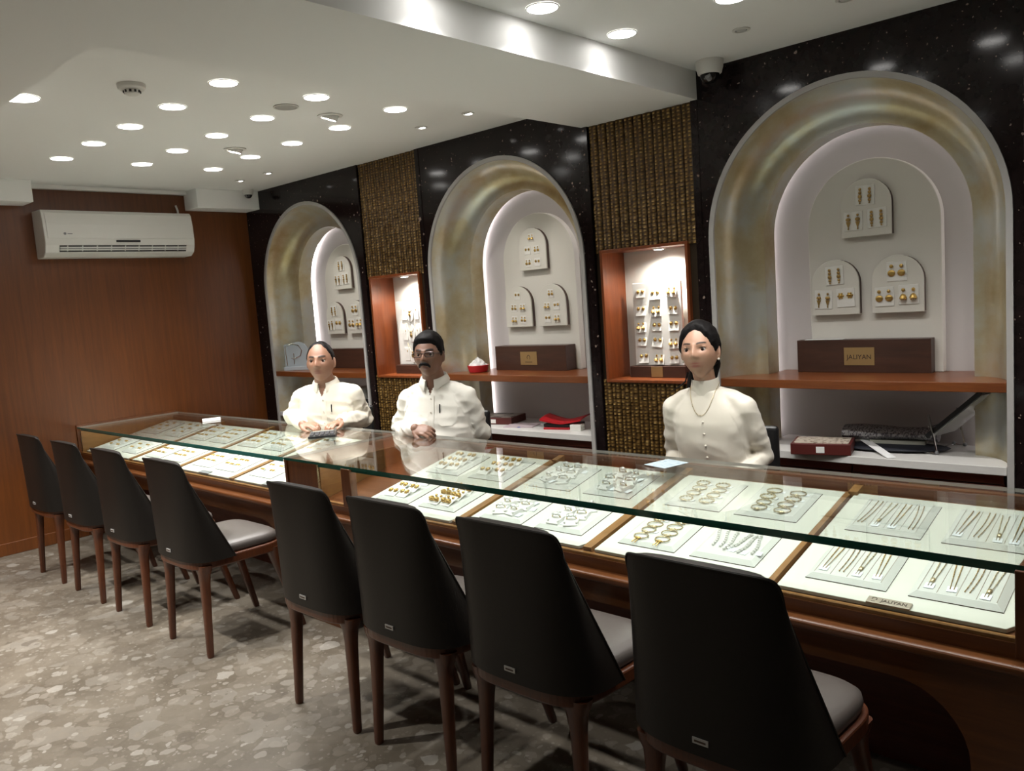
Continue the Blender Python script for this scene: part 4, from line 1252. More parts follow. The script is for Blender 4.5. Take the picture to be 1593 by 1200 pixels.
o = MB().box(-0.10, 0.10, -0.075, 0.075, 0, 0.006).build('magazine', print_noise('magazine_cover', (0.46, 0.38, 0.40), (0.10, 0.10, 0.30), 9, (1, 0.4, 1), 0.62), None, (2.83, 0.13, 0.69), (0, 0, R(18)))
tag(o, 'thin pinkish magazine lying on the sill beside the red pouch', 'magazine')
o = MB().box(-0.09, 0.09, -0.06, 0.06, 0, 0.003).build('paper_sheet', M_paper, None, (2.95, 0.27, 0.69), (0, 0, R(-12)))
tag(o, 'white paper sheet behind the magazine and the red pouch', 'paper')
rp_ = thing('red_pouch', 'folded red vinyl pouch on small white boxes in the middle arch', 'pouch', (3.16, 0.15, 0.69), (0, 0, R(14)))
MB().box(-0.115, 0.06, -0.06, 0.06, 0.0, 0.014).build('tray_book', M_red, rp_, bevel=0.003)
MB().box(-0.115, 0.11, -0.055, 0.06, 0.015, 0.034).build('dark_wallet', M_black, rp_, bevel=0.003)
rows = []
for i in range(17):
    u = i/16
    rows.append([(-0.13 + 0.27*u, -0.075 + 0.15*v, 0.036 + 0.034*abs(2*u-1)**1.4*(0.6+0.4*v) + 0.006*math.sin(v*3)) for v in (0, 0.25, 0.5, 0.75, 1.0)])
rows2 = [[(x, y, z + 0.010) for x, y, z in r] for r in rows]
mb = MB(); mb.grid(rows, flip=True); mb.grid(rows2)
nv_ = 5; nA_ = 17*5
edge = [i*nv_ for i in range(17)] + [16*nv_ + j for j in range(1, 5)] + [i*nv_ + 4 for i in range(15, -1, -1)] + [j for j in range(3, 0, -1)]
for a, b in zip(edge, edge[1:] + edge[:1]):
    mb.f.append((a, b, b + nA_, a + nA_)); mb.m.append(0)
mb.build('pouch', M_red, rp_, smooth=True)
for z in (0.0, 0.018):
    o = MB().box(-0.035, 0.035, -0.03, 0.03, 0, 0.017).build('gift_box', M_card, None, (3.262, 0.118, 0.69 + z), (0, 0, R(14)), bevel=0.001)
    tag(o, ('upper' if z else 'lower') + ' small white box beside the red pouch', 'box', 'small white boxes')
    o.location.x += 0.018; o.location.y += 0.005

# things on the sill of the last arch
nv = thing('newspaper_bundle', 'rolled newspaper lying on a dark cloth behind the jewellery case', 'newspaper', (5.02, 0.25, 0.69), (0, 0, R(8)))
rows = []
for i in range(15):
    a = 2*PI*i/15
    rows.append([(-0.20 + 0.40*t, 0.075*math.cos(a), 0.068 + 0.030*math.sin(a)*(1 + 0.2*math.sin(t*7))) for t in (0, 0.2, 0.4, 0.6, 0.8, 1.0)])
mb = MB(); mb.grid(rows, closed_u=True)
mb.f.append(tuple(i*6 for i in range(15))); mb.m.append(0); mb.f.append(tuple(i*6+5 for i in range(15))); mb.m.append(0)
mb.build('roll', print_noise('newsprint', (0.30, 0.29, 0.29), (0.08, 0.07, 0.08), 150, (1, 0.6, 0.6), 0.5), nv, smooth=True)
MB().box(-0.08, 0.15, -0.06, 0.06, 0.026, 0.042).build('notebook', plain('notebook_cover', (0.40, 0.40, 0.34), 0.6), nv)
o = MB().ball((0, 0, 0.013), (0.24, 0.10, 0.0135), 24, 10).build('folded_cloth', M_navy, None, (5.04, 0.20, 0.69), (0, 0, R(8)))
tag(o, 'dark navy folded cloth under the rolled newspaper', 'cloth')
o = MB().box(-0.17, 0.17, -0.020, 0.020, 0, 0.002).build('paper_ruler', M_paper, None, (4.985, 0.125, 0.7145), (0, R(8), R(-46)))
tag(o, 'long white paper strip leaning on the navy cloth', 'paper')
mr = thing('table_mirror', 'dark framed table mirror tilted on a metal stand in the last arch', 'mirror', (5.27, 0.26, 0.69), (0, 0, R(-14)))
Mm = Matrix.Translation((0.07, 0, 0.178)) @ Matrix.Rotation(R(48), 4, 'Y')
MB().box(-0.012, 0.006, -0.11, 0.11, -0.16, 0.16, M=Mm).build('frame', M_black, mr)
MB().box(0.0062, 0.010, -0.10, 0.10, -0.15, 0.15, M=Mm).build('mirror_glass', plain('mirror_back', (0.52, 0.52, 0.50), 0.2, 0.2), mr)
for s in (-1, 1):
    MB().tube([(-0.05, s*0.115, 0.006), (0.0, s*0.115, 0.006), (-0.035, s*0.115, 0.175)], 0.004, 6).build('side_wire', M_chrome, mr)
MB().tube([(-0.05, -0.115, 0.006), (-0.05, 0.115, 0.006)], 0.004, 6).build('cross_wire', M_chrome, mr)
MB().tube([(-0.035, -0.115, 0.12), (-0.035, 0.115, 0.12)], 0.004, 6).build('cross_wire', M_chrome, mr)
MB().tube([(0.10, 0.0, 0.20), (0.16, 0.0, 0.006)], 0.004, 6).build('rear_prop', M_chrome, mr)
for s in (-1, 1):
    for fx in (-0.05, 0.0):
        MB().ball((fx, s*0.115, 0.009), 0.009, 10, 6).build('foot', M_grey, mr)

# clutter on the first arch's sill, beside the older man
o = MB().box(-0.10, 0.10, -0.07, 0.07, 0, 0.05).build('carton', M_card, None, (1.22, 0.13, 0.69), (0, 0, R(10)), bevel=0.002)
tag(o, 'low white carton on the sill behind the older man', 'box')
o = MB().box(-0.09, 0.09, -0.06, 0.06, 0, 0.035).box(-0.085, 0.085, -0.055, 0.055, 0.035, 0.065).build('dark_pouch', M_black, None, (1.22, 0.13, 0.74), (0, 0, R(4)), bevel=0.004)
tag(o, 'dark pouch stacked on the white carton behind the older man', 'pouch')
o = MB().lathe([(0.045, 0), (0.06, 0.01), (0.062, 0.085), (0.05, 0.10), (0.03, 0.105)], 20).tube([(0.055, 0, 0.085), (0.085, 0, 0.07), (0.085, 0, 0.03), (0.058, 0, 0.02)], 0.006, 6).build('grey_jug', plain('grey_enamel', (0.33, 0.32, 0.30), 0.35), None, (1.20, 0.14, 0.805), smooth=True)
tag(o, 'grey lidded jug standing on the dark pouch behind the older man', 'jug')

# ================================================================ people
def gs(t): return math.exp(-t*t)
def sstep(a, b, x):
    t = max(0.0, min(1.0, (x-a)/(b-a))); return t*t*(3-2*t)

def head_pt(d, female=False):
    """face looks along -y; eye line at z = 0"""
    x, y, z = d.x*0.0775, d.y*0.095, d.z*0.118
    if d.z < 0:
        t = -d.z
        x *= 1 - (0.33 if female else 0.16)*t**1.9
        y *= (1 - 0.10*t*t) if y < 0 else (1 - 0.40*t)
    else:
        y *= 1 + 0.03*d.z*(1-d.z)*4 if y > 0 else 1 - 0.06*d.z**2
    if d.y < 0.1:
        ax = abs(x)
        k = 1.0 if d.y < -0.2 else (0.1 - d.y)/0.3
        # nose
        if z < 0.026:
            a = 0.003 + (0.020 if female else 0.023)*sstep(0.026, -0.030, z) if z > -0.030 else (0.023 if female else 0.026)*sstep(-0.046, -0.030, z)
            s = (0.0075 if female else 0.0085) + (0.0045 if female else 0.0055)*sstep(0.01, -0.028, z)
            y -= k*a*gs(x/s)
            y -= k*0.006*gs((ax-0.013)/0.006)*gs((z+0.033)/0.008)
        y += k*0.0105*gs((ax-0.032)/0.0175)*gs((z-0.001)/0.0115)
        y -= k*(0.002 if female else 0.0045)*gs((ax-0.028)/0.024)*gs((z-0.022)/0.008)
        y -= k*0.004*gs((ax-0.046)/0.020)*gs((z+0.032)/0.020)
        y -= k*0.0075*gs(x/0.023)*gs((z+0.0655)/0.0115)
        y += k*0.0065*gs(x/0.024)*gs((z+0.0640)/0.0032)
        y += k*0.0030*gs(x/0.020)*gs((z+0.082)/0.006)
        y -= k*0.0060*gs(x/0.022)*gs((z+0.100)/0.015)
    return Vector((x, y, z))

def sphere_dirs(nu, nv):
    rows = []
    for i in range(nu):
        a = 2*PI*i/nu
        rows.append([Vector((math.cos(e)*math.sin(a), -math.cos(e)*math.cos(a), math.sin(e))) for e in [-PI/2 + PI*(j+0.5)/nv for j in range(nv)]])
    return rows

def closed_grid(mb, rows):
    n = len(rows[0]); o = len(mb.v)
    mb.grid(rows, closed_u=True)
    mb.f.append(tuple(o + i*n for i in range(len(rows)))); mb.m.append(0)
    mb.f.append(tuple(o + i*n + n-1 for i in range(len(rows)))[::-1]); mb.m.append(0)

def loft(mb, secs, n=36, e=0.85):
    """secs: (z, hw, hd, xc, yc)"""
    rows = []
    for k in range(n):
        a = 2*PI*k/n; c, s = math.cos(a), math.sin(a)
        rows.append([(xc + hw*math.copysign(abs(c)**e, c), yc + hd*math.copysign(abs(s)**e, s), z) for z, hw, hd, xc, yc in secs])
    closed_grid(mb, rows)

def hand(mb, w, d, nrm, side, curl=0.5):
    """w wrist, d pointing direction, nrm back of the hand, side=+1 thumb on +cross"""
    w = Vector(w); d = Vector(d).normalized(); nrm = Vector(nrm); nrm = (nrm - d*nrm.dot(d)).normalized()
    s = d.cross(nrm)*side
    Mx = Matrix(((s.x, d.x, nrm.x, w.x), (s.y, d.y, nrm.y, w.y), (s.z, d.z, nrm.z, w.z), (0, 0, 0, 1)))
    mb.ball((0, 0.045, 0), (0.040, 0.052, 0.015), 16, 10, M=Mx)
    mb.ball((0.022, 0.030, -0.004), (0.018, 0.028, 0.015), 12, 8, M=Mx)
    for k, (x, L) in enumerate(((0.029, 0.068), (0.010, 0.076), (-0.010, 0.071), (-0.028, 0.056))):
        p = Vector((x, 0.082 - 0.006*abs(k-1), 0.002)); a = -0.1
        pts = [p.copy() - Vector((0, 0.02, 0))]; pts.append(p.copy())
        for q, f in enumerate((0.45, 0.32, 0.23)):
            a -= curl*(0.7 + 0.5*q)
            p = p + Vector((x*0.06, math.cos(a)*L*f, math.sin(a)*L*f)); pts.append(p.copy())
        pts = [Mx @ q for q in pts]
        mb.capsule(pts, [0.0095, 0.0092, 0.0086, 0.0078, 0.0068], 9)
    pts = [Vector((0.026, 0.012, -0.003)), Vector((0.046, 0.038, -0.008)), Vector((0.052, 0.062, -0.014)), Vector((0.046, 0.082, -0.020))]
    mb.capsule([Mx @ q for q in pts], [0.013, 0.0115, 0.0098, 0.0078], 9)

def remeshed(mb, name, voxel, smooth_it, fac=0.5):
    me = mb.mesh(name + '_src')
    o = bpy.data.objects.new(name + '_src', me); C.objects.link(o)
    m = o.modifiers.new('r', 'REMESH'); m.mode = 'VOXEL'; m.voxel_size = voxel; m.use_smooth_shade = True
    if smooth_it:
        s = o.modifiers.new('s', 'SMOOTH'); s.factor = fac; s.iterations = smooth_it
    dg = bpy.context.evaluated_depsgraph_get()
    out = bpy.data.meshes.new_from_object(o.evaluated_get(dg))
    bpy.data.objects.remove(o); bpy.data.meshes.remove(me)
    out.name = name
    out.polygons.foreach_set('use_smooth', [True]*len(out.polygons))
    return out

def interp(tab, x):
    if x <= tab[0][0]: return tab[0][1]
    for (a, va), (b, vb) in zip(tab, tab[1:]):
        if x <= b:
            t = (x-a)/(b-a); t = t*t*(3-2*t)
            return va + (vb-va)*t
    return tab[-1][1]

M_skin = skin_mat('skin')
M_hair = plain('black_hair', (0.005, 0.004, 0.004), 0.6, 0, 0.14, bump=0.6, bscale=160)
M_eye_w = plain('eye_white', (0.36, 0.33, 0.30), 0.3)
M_iris = plain('dark_iris', (0.018, 0.009, 0.006), 0.15)
M_cotton = plain('white_cotton', (0.74, 0.715, 0.645), 0.75, bump=0.06, bscale=500)
M_cotton2 = plain('cream_cotton', (0.74, 0.69, 0.585), 0.75, bump=0.06, bscale=500)
M_satin = plain('cream_satin', (0.66, 0.615, 0.525), 0.40, 0, 0.5, sheen=0.2)
M_trouser = plain('dark_trousers', (0.02, 0.02, 0.025), 0.8)
M_button = plain('pearl_button', (0.62, 0.58, 0.50), 0.3)
M_frame = plain('spectacle_frame', (0.10, 0.085, 0.08), 0.25, 0.7)

def person(label, org, yaw, head, hyaw, hs, skin, secs, sh, elbows, wrists, hands, hairline, hair_t, cloth, female=False, pitch=0.0, roll=0.0, extras=()):
    """org: hips on the floor plan (world); head: eye-line centre (world); secs: torso (z, hw, hd, lean share)"""
    Rz = Matrix.Rotation(-yaw, 4, 'Z')
    def loc(p):
        q = Rz @ (Vector(p) - Vector((org[0], org[1], 0))); return q
    H = loc(head)
    Mh = Matrix.Translation(H) @ Matrix.Rotation(hyaw - yaw, 4, 'Z') @ Matrix.Rotation(roll, 4, 'Y') @ Matrix.Rotation(pitch, 4, 'X') @ Matrix.Scale(hs, 4)
    nb = Vector((H.x*0.9, H.y*0.9 + 0.035, H.z - (0.150 if female else 0.145)))            # base of the neck
    def torso(grow):
        out = []
        for z, hw, hd, yo in secs:
            t = max(0, min(1, (z - 0.5)/(nb.z - 0.5)))
            out.append((z, hw + grow, hd + grow, nb.x*t, nb.y*t + yo))
        return out
    T = torso(0)
    def at(z):
        t = max(0, min(1, (z - 0.5)/(nb.z - 0.5))); return Vector((nb.x*t, nb.y*t, z))
    S = [at(sh[2]) + Vector((s*sh[0], sh[1], 0)) for s in (-1, 1)]
    E = [loc(p) for p in elbows]; Wr = [loc(p) for p in wrists]
    body = MB()
    loft(body, T)
    neck_top = Mh @ Vector((0, 0.022, -0.075))
    body.capsule([nb - Vector((0, 0, 0.02)), nb + (neck_top-nb)*0.5, neck_top], [0.066, 0.060, 0.057] if not female else [0.052, 0.045, 0.045], 18)
    rows = [[Mh @ head_pt(d, female) for d in r] for r in sphere_dirs(72, 60)]
    closed_grid(body, rows)
    for s in (-1, 1):
        body.ball((0, 0, 0), (0.008, 0.016, 0.030), 12, 9, M=Mh @ Matrix.Translation((s*0.0785, 0.012, -0.010)) @ Matrix.Rotation(R(s*24), 4, 'Z') @ Matrix.Rotation(R(-8), 4, 'X'))
        body.ball((0, 0, 0), (0.006, 0.008, 0.009), 8, 6, M=Mh @ Matrix.Translation((s*0.0755, 0.006, -0.034)))
        # upper and lower eyelids
        body.ball((0, 0, 0), (0.0165, 0.009, 0.0042), 12, 8, M=Mh @ Matrix.Translation((s*0.0325, -0.0745, 0.0102)))
        body.ball((0, 0, 0), (0.0150, 0.008, 0.0036), 12, 8, M=Mh @ Matrix.Translation((s*0.0325, -0.0725, -0.0108)))
    for k in (0, 1):
        body.capsule([S[k], S[k]*0.5 + E[k]*0.5, E[k], E[k]*0.45 + Wr[k]*0.55, Wr[k]], [0.054, 0.046, 0.040, 0.036, 0.026] if not female else [0.046, 0.040, 0.034, 0.031, 0.022], 14)
        hd = hands[k]
        hand(body, Wr[k], Rz @ Vector(hd[0]) if len(hd) < 4 else hd[0], Rz @ Vector(hd[1]), hd[2])
        s = -1 if k == 0 else 1
        body.capsule([(s*0.09, 0.0, 0.535), (s*0.11, -0.22, 0.53), (s*0.12, -0.40, 0.515), (s*0.115, -0.38, 0.28), (s*0.115, -0.36, 0.09)], [0.085, 0.075, 0.058, 0.05, 0.036], 14)
        body.capsule([(s*0.115, -0.36, 0.06), (s*0.12, -0.45, 0.035), (s*0.125, -0.54, 0.03)], [0.04, 0.036, 0.028], 12)
    me = remeshed(body, 'person', 0.0032, 2, 0.35)
    # skin tone, lips and brows are the body's own colours
    ca = me.color_attributes.new('tone', 'FLOAT_COLOR', 'POINT')
    Mi = Mh.inverted()
    cols = []
    for v in me.vertices:
        p = Mi @ v.co
        c = Vector(skin)
        if p.z > -0.13 and abs(p.x) < 0.09 and p.y < 0:
            lip = gs(p.x/0.021)*max(gs((p.z+0.0595)/0.0045), gs((p.z+0.0705)/0.006)) if p.y < -0.06 else 0
            c = c.lerp(Vector((skin[0]*(0.72 if female else 0.62), skin[1]*0.36, skin[2]*0.38)), min(1, lip*1.2))
            ax = abs(p.x)
            zb = 0.0215 + 0.0050*math.sin(max(0, min(1, (ax-0.010)/0.046))*PI*0.85) - (0.0 if not female else -0.001)
            br = (1 - sstep(0.0034 if not female else 0.0024, 0.0072 if not female else 0.0048, abs(p.z - zb)))*sstep(0.009, 0.016, ax)*(1 - sstep(0.046, 0.054, ax)) if p.y < -0.03 else 0
            lash = gs((ax-0.0325)/0.016)*(1 - sstep(0.0015, 0.0032, abs(p.z - 0.0072 + 18*(ax-0.0325)**2)))*(0.85 if female else 0.5) if p.y < -0.05 else 0
            c = c.lerp(Vector((0.012, 0.009, 0.008)), min(1, max(br*0.95, lash)))
        cols += [c.x, c.y, c.z, 1.0]
    ca.data.foreach_set('color', cols)
    P = obj('person', me, M_skin, None, (org[0], org[1], 0), (0, 0, yaw))
    tag(P, label, 'person')
    # eyes
    for s in (-1, 1):
        e = MB(); e.ball((0, 0, 0), 0.0136, 20, 14)
        me_e = e.mesh('eye', smooth=True)
        for p in me_e.polygons:
            if p.center.y < -0.0104: p.material_index = 1
        o = obj('eye', me_e, [M_eye_w, M_iris], P)
        o.matrix_local = Mh @ Matrix.Translation((s*0.0325, -0.0680, 0.0)) @ Matrix.Rotation(R(0), 4, 'Z')
    # hair shell over the scalp, feathered at the hairline
    rows = []
    keep = []
    for r in sphere_dirs(80, 64):
        row = []
        for d in r:
            p = head_pt(d, female)
            az = abs(math.degrees(math.atan2(d.x, -d.y)))
            m = p.z - interp(hairline, az)
            th = hair_t(az, p, d.x)*max(-0.25, min(1, m/0.016))
            n = Vector((p.x/0.0775**2, p.y/0.095**2, p.z/0.118**2)).normalized()
            row.append((p + n*th, m))
        rows.append(row)
    mb = MB(); nv = len(rows[0])
    mb.v = [tuple(Mh @ p) for row in rows for p, m in row]
    for i in range(len(rows)):
        for j in range(nv-1):
            i2 = (i+1) % len(rows)
            if max(rows[i][j][1], rows[i2][j][1], rows[i][j+1][1], rows[i2][j+1][1]) > 0:
                mb.f.append((i*nv+j, i2*nv+j, i2*nv+j+1, i*nv+j+1)); mb.m.append(0)
    mb.f.append(tuple(i*nv+nv-1 for i in range(len(rows)))); mb.m.append(0)
    hair = mb.build('hair', M_hair, P, smooth=True, angle=80)
    # garment
    g = MB()
    top = [s for s in torso(0.013)]
    loft(g, top)
    for k in (0, 1):
        wr = E[k]*0.08 + Wr[k]*0.92
        g.capsule([S[k], S[k]*0.5 + E[k]*0.5, E[k], E[k]*0.45 + wr*0.55, wr], [0.064, 0.060, 0.052, 0.047, 0.037] if not female else [0.055, 0.052, 0.045, 0.041, 0.032], 18)
        inner = at(sh[2]-0.02)
        nk = Vector((nb.x + (-1 if k == 0 else 1)*0.040, nb.y, nb.z - 0.040))
        g.capsule([nk, nk*0.5 + S[k]*0.5 + Vector((0, 0, 0.004)), S[k]], [0.046, 0.056, 0.060] if not female else [0.040, 0.049, 0.053], 18)
        g.capsule([S[k], S[k]*0.5 + inner*0.5], [0.062, 0.070] if not female else [0.054, 0.062], 18)
    if female:
        for s in (-1, 1):
            c = at(0.885); g.ball((c.x + s*0.062, c.y - 0.056, c.z), (0.075, 0.048, 0.085), 18, 12)
    gm = remeshed(g, 'shirt', 0.0055, 12, 0.5)
    # folds
    nrm = [v.normal.copy() for v in gm.vertices]
    for v, n in zip(gm.vertices, nrm):
        p = v.co
        f = 0
        for k in (0, 1):
            for a, b in ((S[k], E[k]), (E[k], Wr[k])):
                ab = b - a; t = max(0, min(1, (p-a).dot(ab)/ab.length_squared)); q = a + ab*t
                dist = (p-q).length
                if dist < 0.085:
                    w = math.exp(-((p-E[k]).length/0.14)**2)*0.9 + 0.35 + 0.5*math.exp(-((p-S[k]-Vector((0,0,-0.07))).length/0.10)**2)
                    u = ab.normalized()
                    f = max(f, 0) if False else f
                    f += w*0.0052*(1 - 3.2*abs(noise.noise((p - u*p.dot(u))*9 + u*p.dot(u)*17 + Vector((k*9, 3, 1)))))
        belly = gs((p.z-0.78)/0.10)
        f += (0.0015 + 0.0055*belly)*(1 - 3*abs(noise.noise(Vector((p.x*5, p.y*5, p.z*15 + 4*p.x + 2)))))
        f += 0.0030*noise.noise(Vector((p.x*14 + p.z*8, p.y*9, p.z*6 + 4)))
        v.co = p + n*f*(0.45 if female else 1.0)
    # neck opening
    zc = nb.z + 0.012
    bm = bmesh.new(); bm.from_mesh(gm)
    kill = []
    for f in bm.faces:
        c = f.calc_center_median()
        if not female:
            zv = zc - 0.085
            if c.z > zv and abs(c.x - nb.x) < (c.z - zv)*0.42 and c.y < nb.y - 0.02: kill.append(f)
        if c.z < 0.50: kill.append(f)
    bmesh.ops.delete(bm, geom=list(set(kill)), context='FACES'); bm.to_mesh(gm); bm.free()
    shirt = obj('shirt' if not female else 'tunic', gm, cloth, P)
    cache = [v.co.copy() for v in gm.vertices if v.co.y < at(v.co.z).y]
    def fy(x, z):
        best, by = 9, 0
        for c in cache:
            d = (c.x-x)**2 + (c.z-z)**2
            if d < best: best, by = d, c.y
        return by
    # collar
    def collar(prof, a0, a1, drop, rx, ry):
        rows = []
        for i in range(41):
            a = a0 + (a1-a0)*i/40          # 0 = front, going round
            fr = (1 + math.cos(a))/2
            row = []
            for r, z, fd in prof:
                row.append((nb.x + (rx + r)*math.sin(a), nb.y - 0.006 - (ry + r)*math.cos(a), zc + z - drop*fr - fd*fr**6))
            rows.append(row)
        return rows
    if not female:
        pr = [(-0.002, -0.018, 0), (-0.004, 0.030, 0.004), (0.001, 0.036, 0.006), (0.008, 0.032, 0.010), (0.022, 0.002, 0.034), (0.0205, -0.001, 0.034), (0.006, 0.026, 0.010), (0.002, -0.018, 0)]
        rows = collar(pr, R(20), R(340), 0.034, 0.066, 0.068)
        MB().grid(rows).build('collar', cloth, shirt, smooth=True, angle=70)
        # placket, buttons, pocket
        xs = nb.x
        pl_ = []
        for i in range(16):
            z = zc - 0.085 - i*0.0175
            t = at(z)
            pl_.append([(t.x + dx + 0.008, fy(t.x+dx+0.008, z) - 0.0032, z) for dx in (-0.016, -0.008, 0.0, 0.008, 0.016)])
        MB().grid(pl_).build('placket', cloth, shirt, smooth=True)
        for i in range(4):
            z = zc - 0.105 - i*0.072; t = at(z)
            MB().lathe([(0.0052, -0.001), (0.0055, 0.0015)], 12, M=Matrix.Translation((t.x+0.008, fy(t.x+0.008, z)-0.0050, z)) @ Matrix.Rotation(R(90), 4, 'X')).build('button', M_button, shirt)
        z0 = zc - 0.15
        pk = []
        for i in range(9):
            z = z0 - i*0.0125; t = at(z)
            w = 0.052 if i < 7 else 0.052 - (i-6)*0.012
            pk.append([(t.x + 0.095 + dx*w, fy(t.x + 0.095 + dx*w, z) - 0.0035, z) for dx in (-1, -0.5, 0, 0.5, 1)])
        MB().grid(pk).build('pocket', cloth, shirt, smooth=True)
        t = at(z0); px = t.x + 0.058
        MB().tube([(px, fy(px, z0+0.012)-0.006, z0+0.016), (px, fy(px, z0)-0.007, z0), (px, fy(px, z0-0.03)-0.006, z0-0.03)], 0.0035, 8).build('pen', M_black, shirt)
    else:
        pr = [(0.001, -0.030, 0), (0.000, -0.010, 0), (-0.004, 0.030, 0), (-0.006, 0.032, 0), (-0.008, 0.030, 0)]
        rows = collar(pr, R(0), R(360), 0.020, 0.060, 0.060)
        MB().grid(rows).build('stand_collar', cloth, shirt, smooth=True)
        for i in range(4):
            z = zc - 0.155 - i*0.05; t = at(z)
            MB().ball((t.x, fy(t.x, z)-0.002, z), (0.005, 0.003, 0.005), 10, 6).build('button', cloth, shirt)
        ch = []
        for i in range(33):
            a = -1 + 2*i/32
            x = nb.x + 0.062*a*(1 if abs(a) < 0.97 else 1); z = zc - 0.128 + 0.13*abs(a)**2.2
            ch.append((x, min(fy(x, z), nb.y - 0.055*math.sqrt(max(0, 1-a*a)) ) - 0.003, z))
        MB().tube(ch, 0.0012, 6).build('necklace', M_gold_pale, P, smooth=True)
    # trousers
    tr = MB()
    loft(tr, [(0.462, 0.14, 0.11, 0, 0.0), (0.50, 0.185, 0.15, 0, 0.0), (0.56, 0.188, 0.148, 0, 0.0), (0.62, 0.182, 0.142, 0, 0.0), (0.64, 0.17, 0.13, 0, 0)])
    for s in (-1, 1):
        tr.capsule([(s*0.09, 0.0, 0.54), (s*0.11, -0.22, 0.535), (s*0.12, -0.40, 0.515), (s*0.115, -0.38, 0.28), (s*0.115, -0.36, 0.09)], [0.095, 0.088, 0.072, 0.066, 0.060], 16)
    obj('trousers', remeshed(tr, 'trousers', 0.009, 4), M_trouser, P)
    # staff chair
    st = thing('staff_chair', 'black padded swivel chair under ' + extras[0], 'chair', (org[0], org[1], 0), (0, 0, yaw + PI), group='swivel chairs behind the counter')
    MB().box(-0.21, 0.21, -0.20, 0.22, 0.405, 0.462).build('seat', M_black, st, bevel=0.02, seg=3)
    MB().box(-0.20, 0.20, -0.235, -0.195, 0.52, 0.86).build('backrest', M_black, st, bevel=0.018, seg=3)
    MB().tube([(0, -0.05, 0.41), (0, -0.25, 0.42), (0, -0.255, 0.60)], 0.016, 8).build('back_bracket', M_black, st)
    MB().lathe([(0.025, 0.06), (0.025, 0.41)], 14).build('column', M_chrome, st, smooth=True)
    for k in range(5):
        a = 2*PI*k/5 + 0.3
        MB().tube([(0, 0, 0.085), (0.19*math.cos(a), 0.19*math.sin(a), 0.055)], [0.022, 0.014], 8).ball((0.19*math.cos(a), 0.19*math.sin(a), 0.028), 0.028, 10, 8).build('base_arm', M_black, st)
    return P, Mh, nb, zc

MEN = [(0.455, 0.12, 0.10, 0.02), (0.50, 0.165, 0.125, 0.01), (0.58, 0.172, 0.128, 0.0), (0.68, 0.168, 0.130, -0.008), (0.76, 0.166, 0.128, -0.012), (0.84, 0.172, 0.120, -0.004), (0.91, 0.178, 0.108, 0.0), (0.955, 0.168, 0.097, 0.0), (0.99, 0.140, 0.085, 0.0), (1.02, 0.105, 0.072, 0.0), (1.05, 0.068, 0.058, 0.0)]
def fat(secs, k): return [(z, w*(1 + 0.4*k*gs((z-0.74)/0.16)), d*(1 + k*gs((z-0.74)/0.16)), y - 0.5*k*d*gs((z-0.74)/0.16)) for z, w, d, y in secs]
H1 = [(0, 0.101), (25, 0.098), (48, 0.074), (66, 0.040), (78, 0.002), (90, 0.022), (108, 0.000), (125, -0.04), (180, -0.065)]
H2 = [(0, 0.060), (30, 0.060), (52, 0.048), (66, 0.016), (78, -0.010), (90, 0.018), (108, 0.000), (125, -0.05), (180, -0.075)]
H3 = [(0, 0.086), (22, 0.078), (44, 0.050), (62, 0.012), (76, -0.012), (92, 0.010), (104, -0.02), (120, -0.07), (180, -0.10)]

# the older man
P1, Mh1, nb1, _ = person('seated older man in a cream shirt, receding hair, before the first arch', (1.89, -0.625), R(36), (1.965, -0.735, 1.192), R(40), 1.05, (0.29, 0.150, 0.096),
    MEN, (0.162, 0.0, 0.968),
    [(1.71, -0.81, 0.853), (2.06, -0.52, 0.81)], [(2.02, -0.945, 0.832), (2.20, -0.80, 0.834)],
    [((0.8, 0.25, -0.1), (0.1, -0.2, 1), 1), ((0.2, -0.9, -0.1), (0, 0, 1), -1)],
    H1, lambda az, p, x: 0.006 if p.z < 0.095 else 0.004, M_cotton2, pitch=R(-6), extras=('the older man',))
# the man with glasses
P2, Mh2, nb2, _ = person('seated man in a white shirt with glasses and a black moustache', (2.875, -0.565), R(26), (2.918, -0.680, 1.222), R(30), 1.0, (0.20, 0.102, 0.066),
    fat(MEN, 0.22), (0.170, 0.0, 0.972),
    [(2.66, -0.705, 0.80), (3.075, -0.485, 0.775)], [(2.93, -0.835, 0.840), (2.84, -0.710, 0.80)],
    [((0.95, 0.15, -0.15), (0.1, -0.6, 0.8), 1), ((-0.9, -0.25, 0.0), (-0.1, -0.7, 0.6), -1)],
    H2, lambda az, p, x: 0.008 + 0.012*sstep(0.03, 0.09, p.z) + 0.004*noise.noise(Vector((p.x*40, p.y*40, p.z*40))), M_cotton, pitch=R(-5), extras=('the man with glasses',))
def face_local(Mh, pts): return [Mh @ Vector(p) for p in pts]
mo = MB()
for s in (-1, 1):
    mo.tube(face_local(Mh2, [(0, -0.106, -0.0495), (s*0.010, -0.1045, -0.0505), (s*0.021, -0.0965, -0.0545), (s*0.029, -0.088, -0.063), (s*0.031, -0.085, -0.070)]), [0.0075, 0.0090, 0.0080, 0.0058, 0.0030], 10)
mo.build('moustache', M_hair, P2, smooth=True)
gl = MB()
for s in (-1, 1):
    ring = []
    for k in range(24):
        a = 2*PI*k/24; c, sn = math.cos(a), math.sin(a)
        x = s*0.0335 + 0.0245*math.copysign(abs(c)**0.5, c); z = 0.0 + 0.0135*math.copysign(abs(sn)**0.6, sn)
        ring.append((x, -0.100 + 0.22*(abs(x)-0.02)**1 * 0.5, z))
    gl.tube(face_local(Mh2, ring), 0.0017, 6, closed=True)
    gl.tube(face_local(Mh2, [(s*0.058, -0.089, 0.006), (s*0.073, -0.072, 0.006), (s*0.080, -0.02, 0.004), (s*0.078, 0.012, 0.004), (s*0.076, 0.026, -0.012)]), 0.0018, 6)
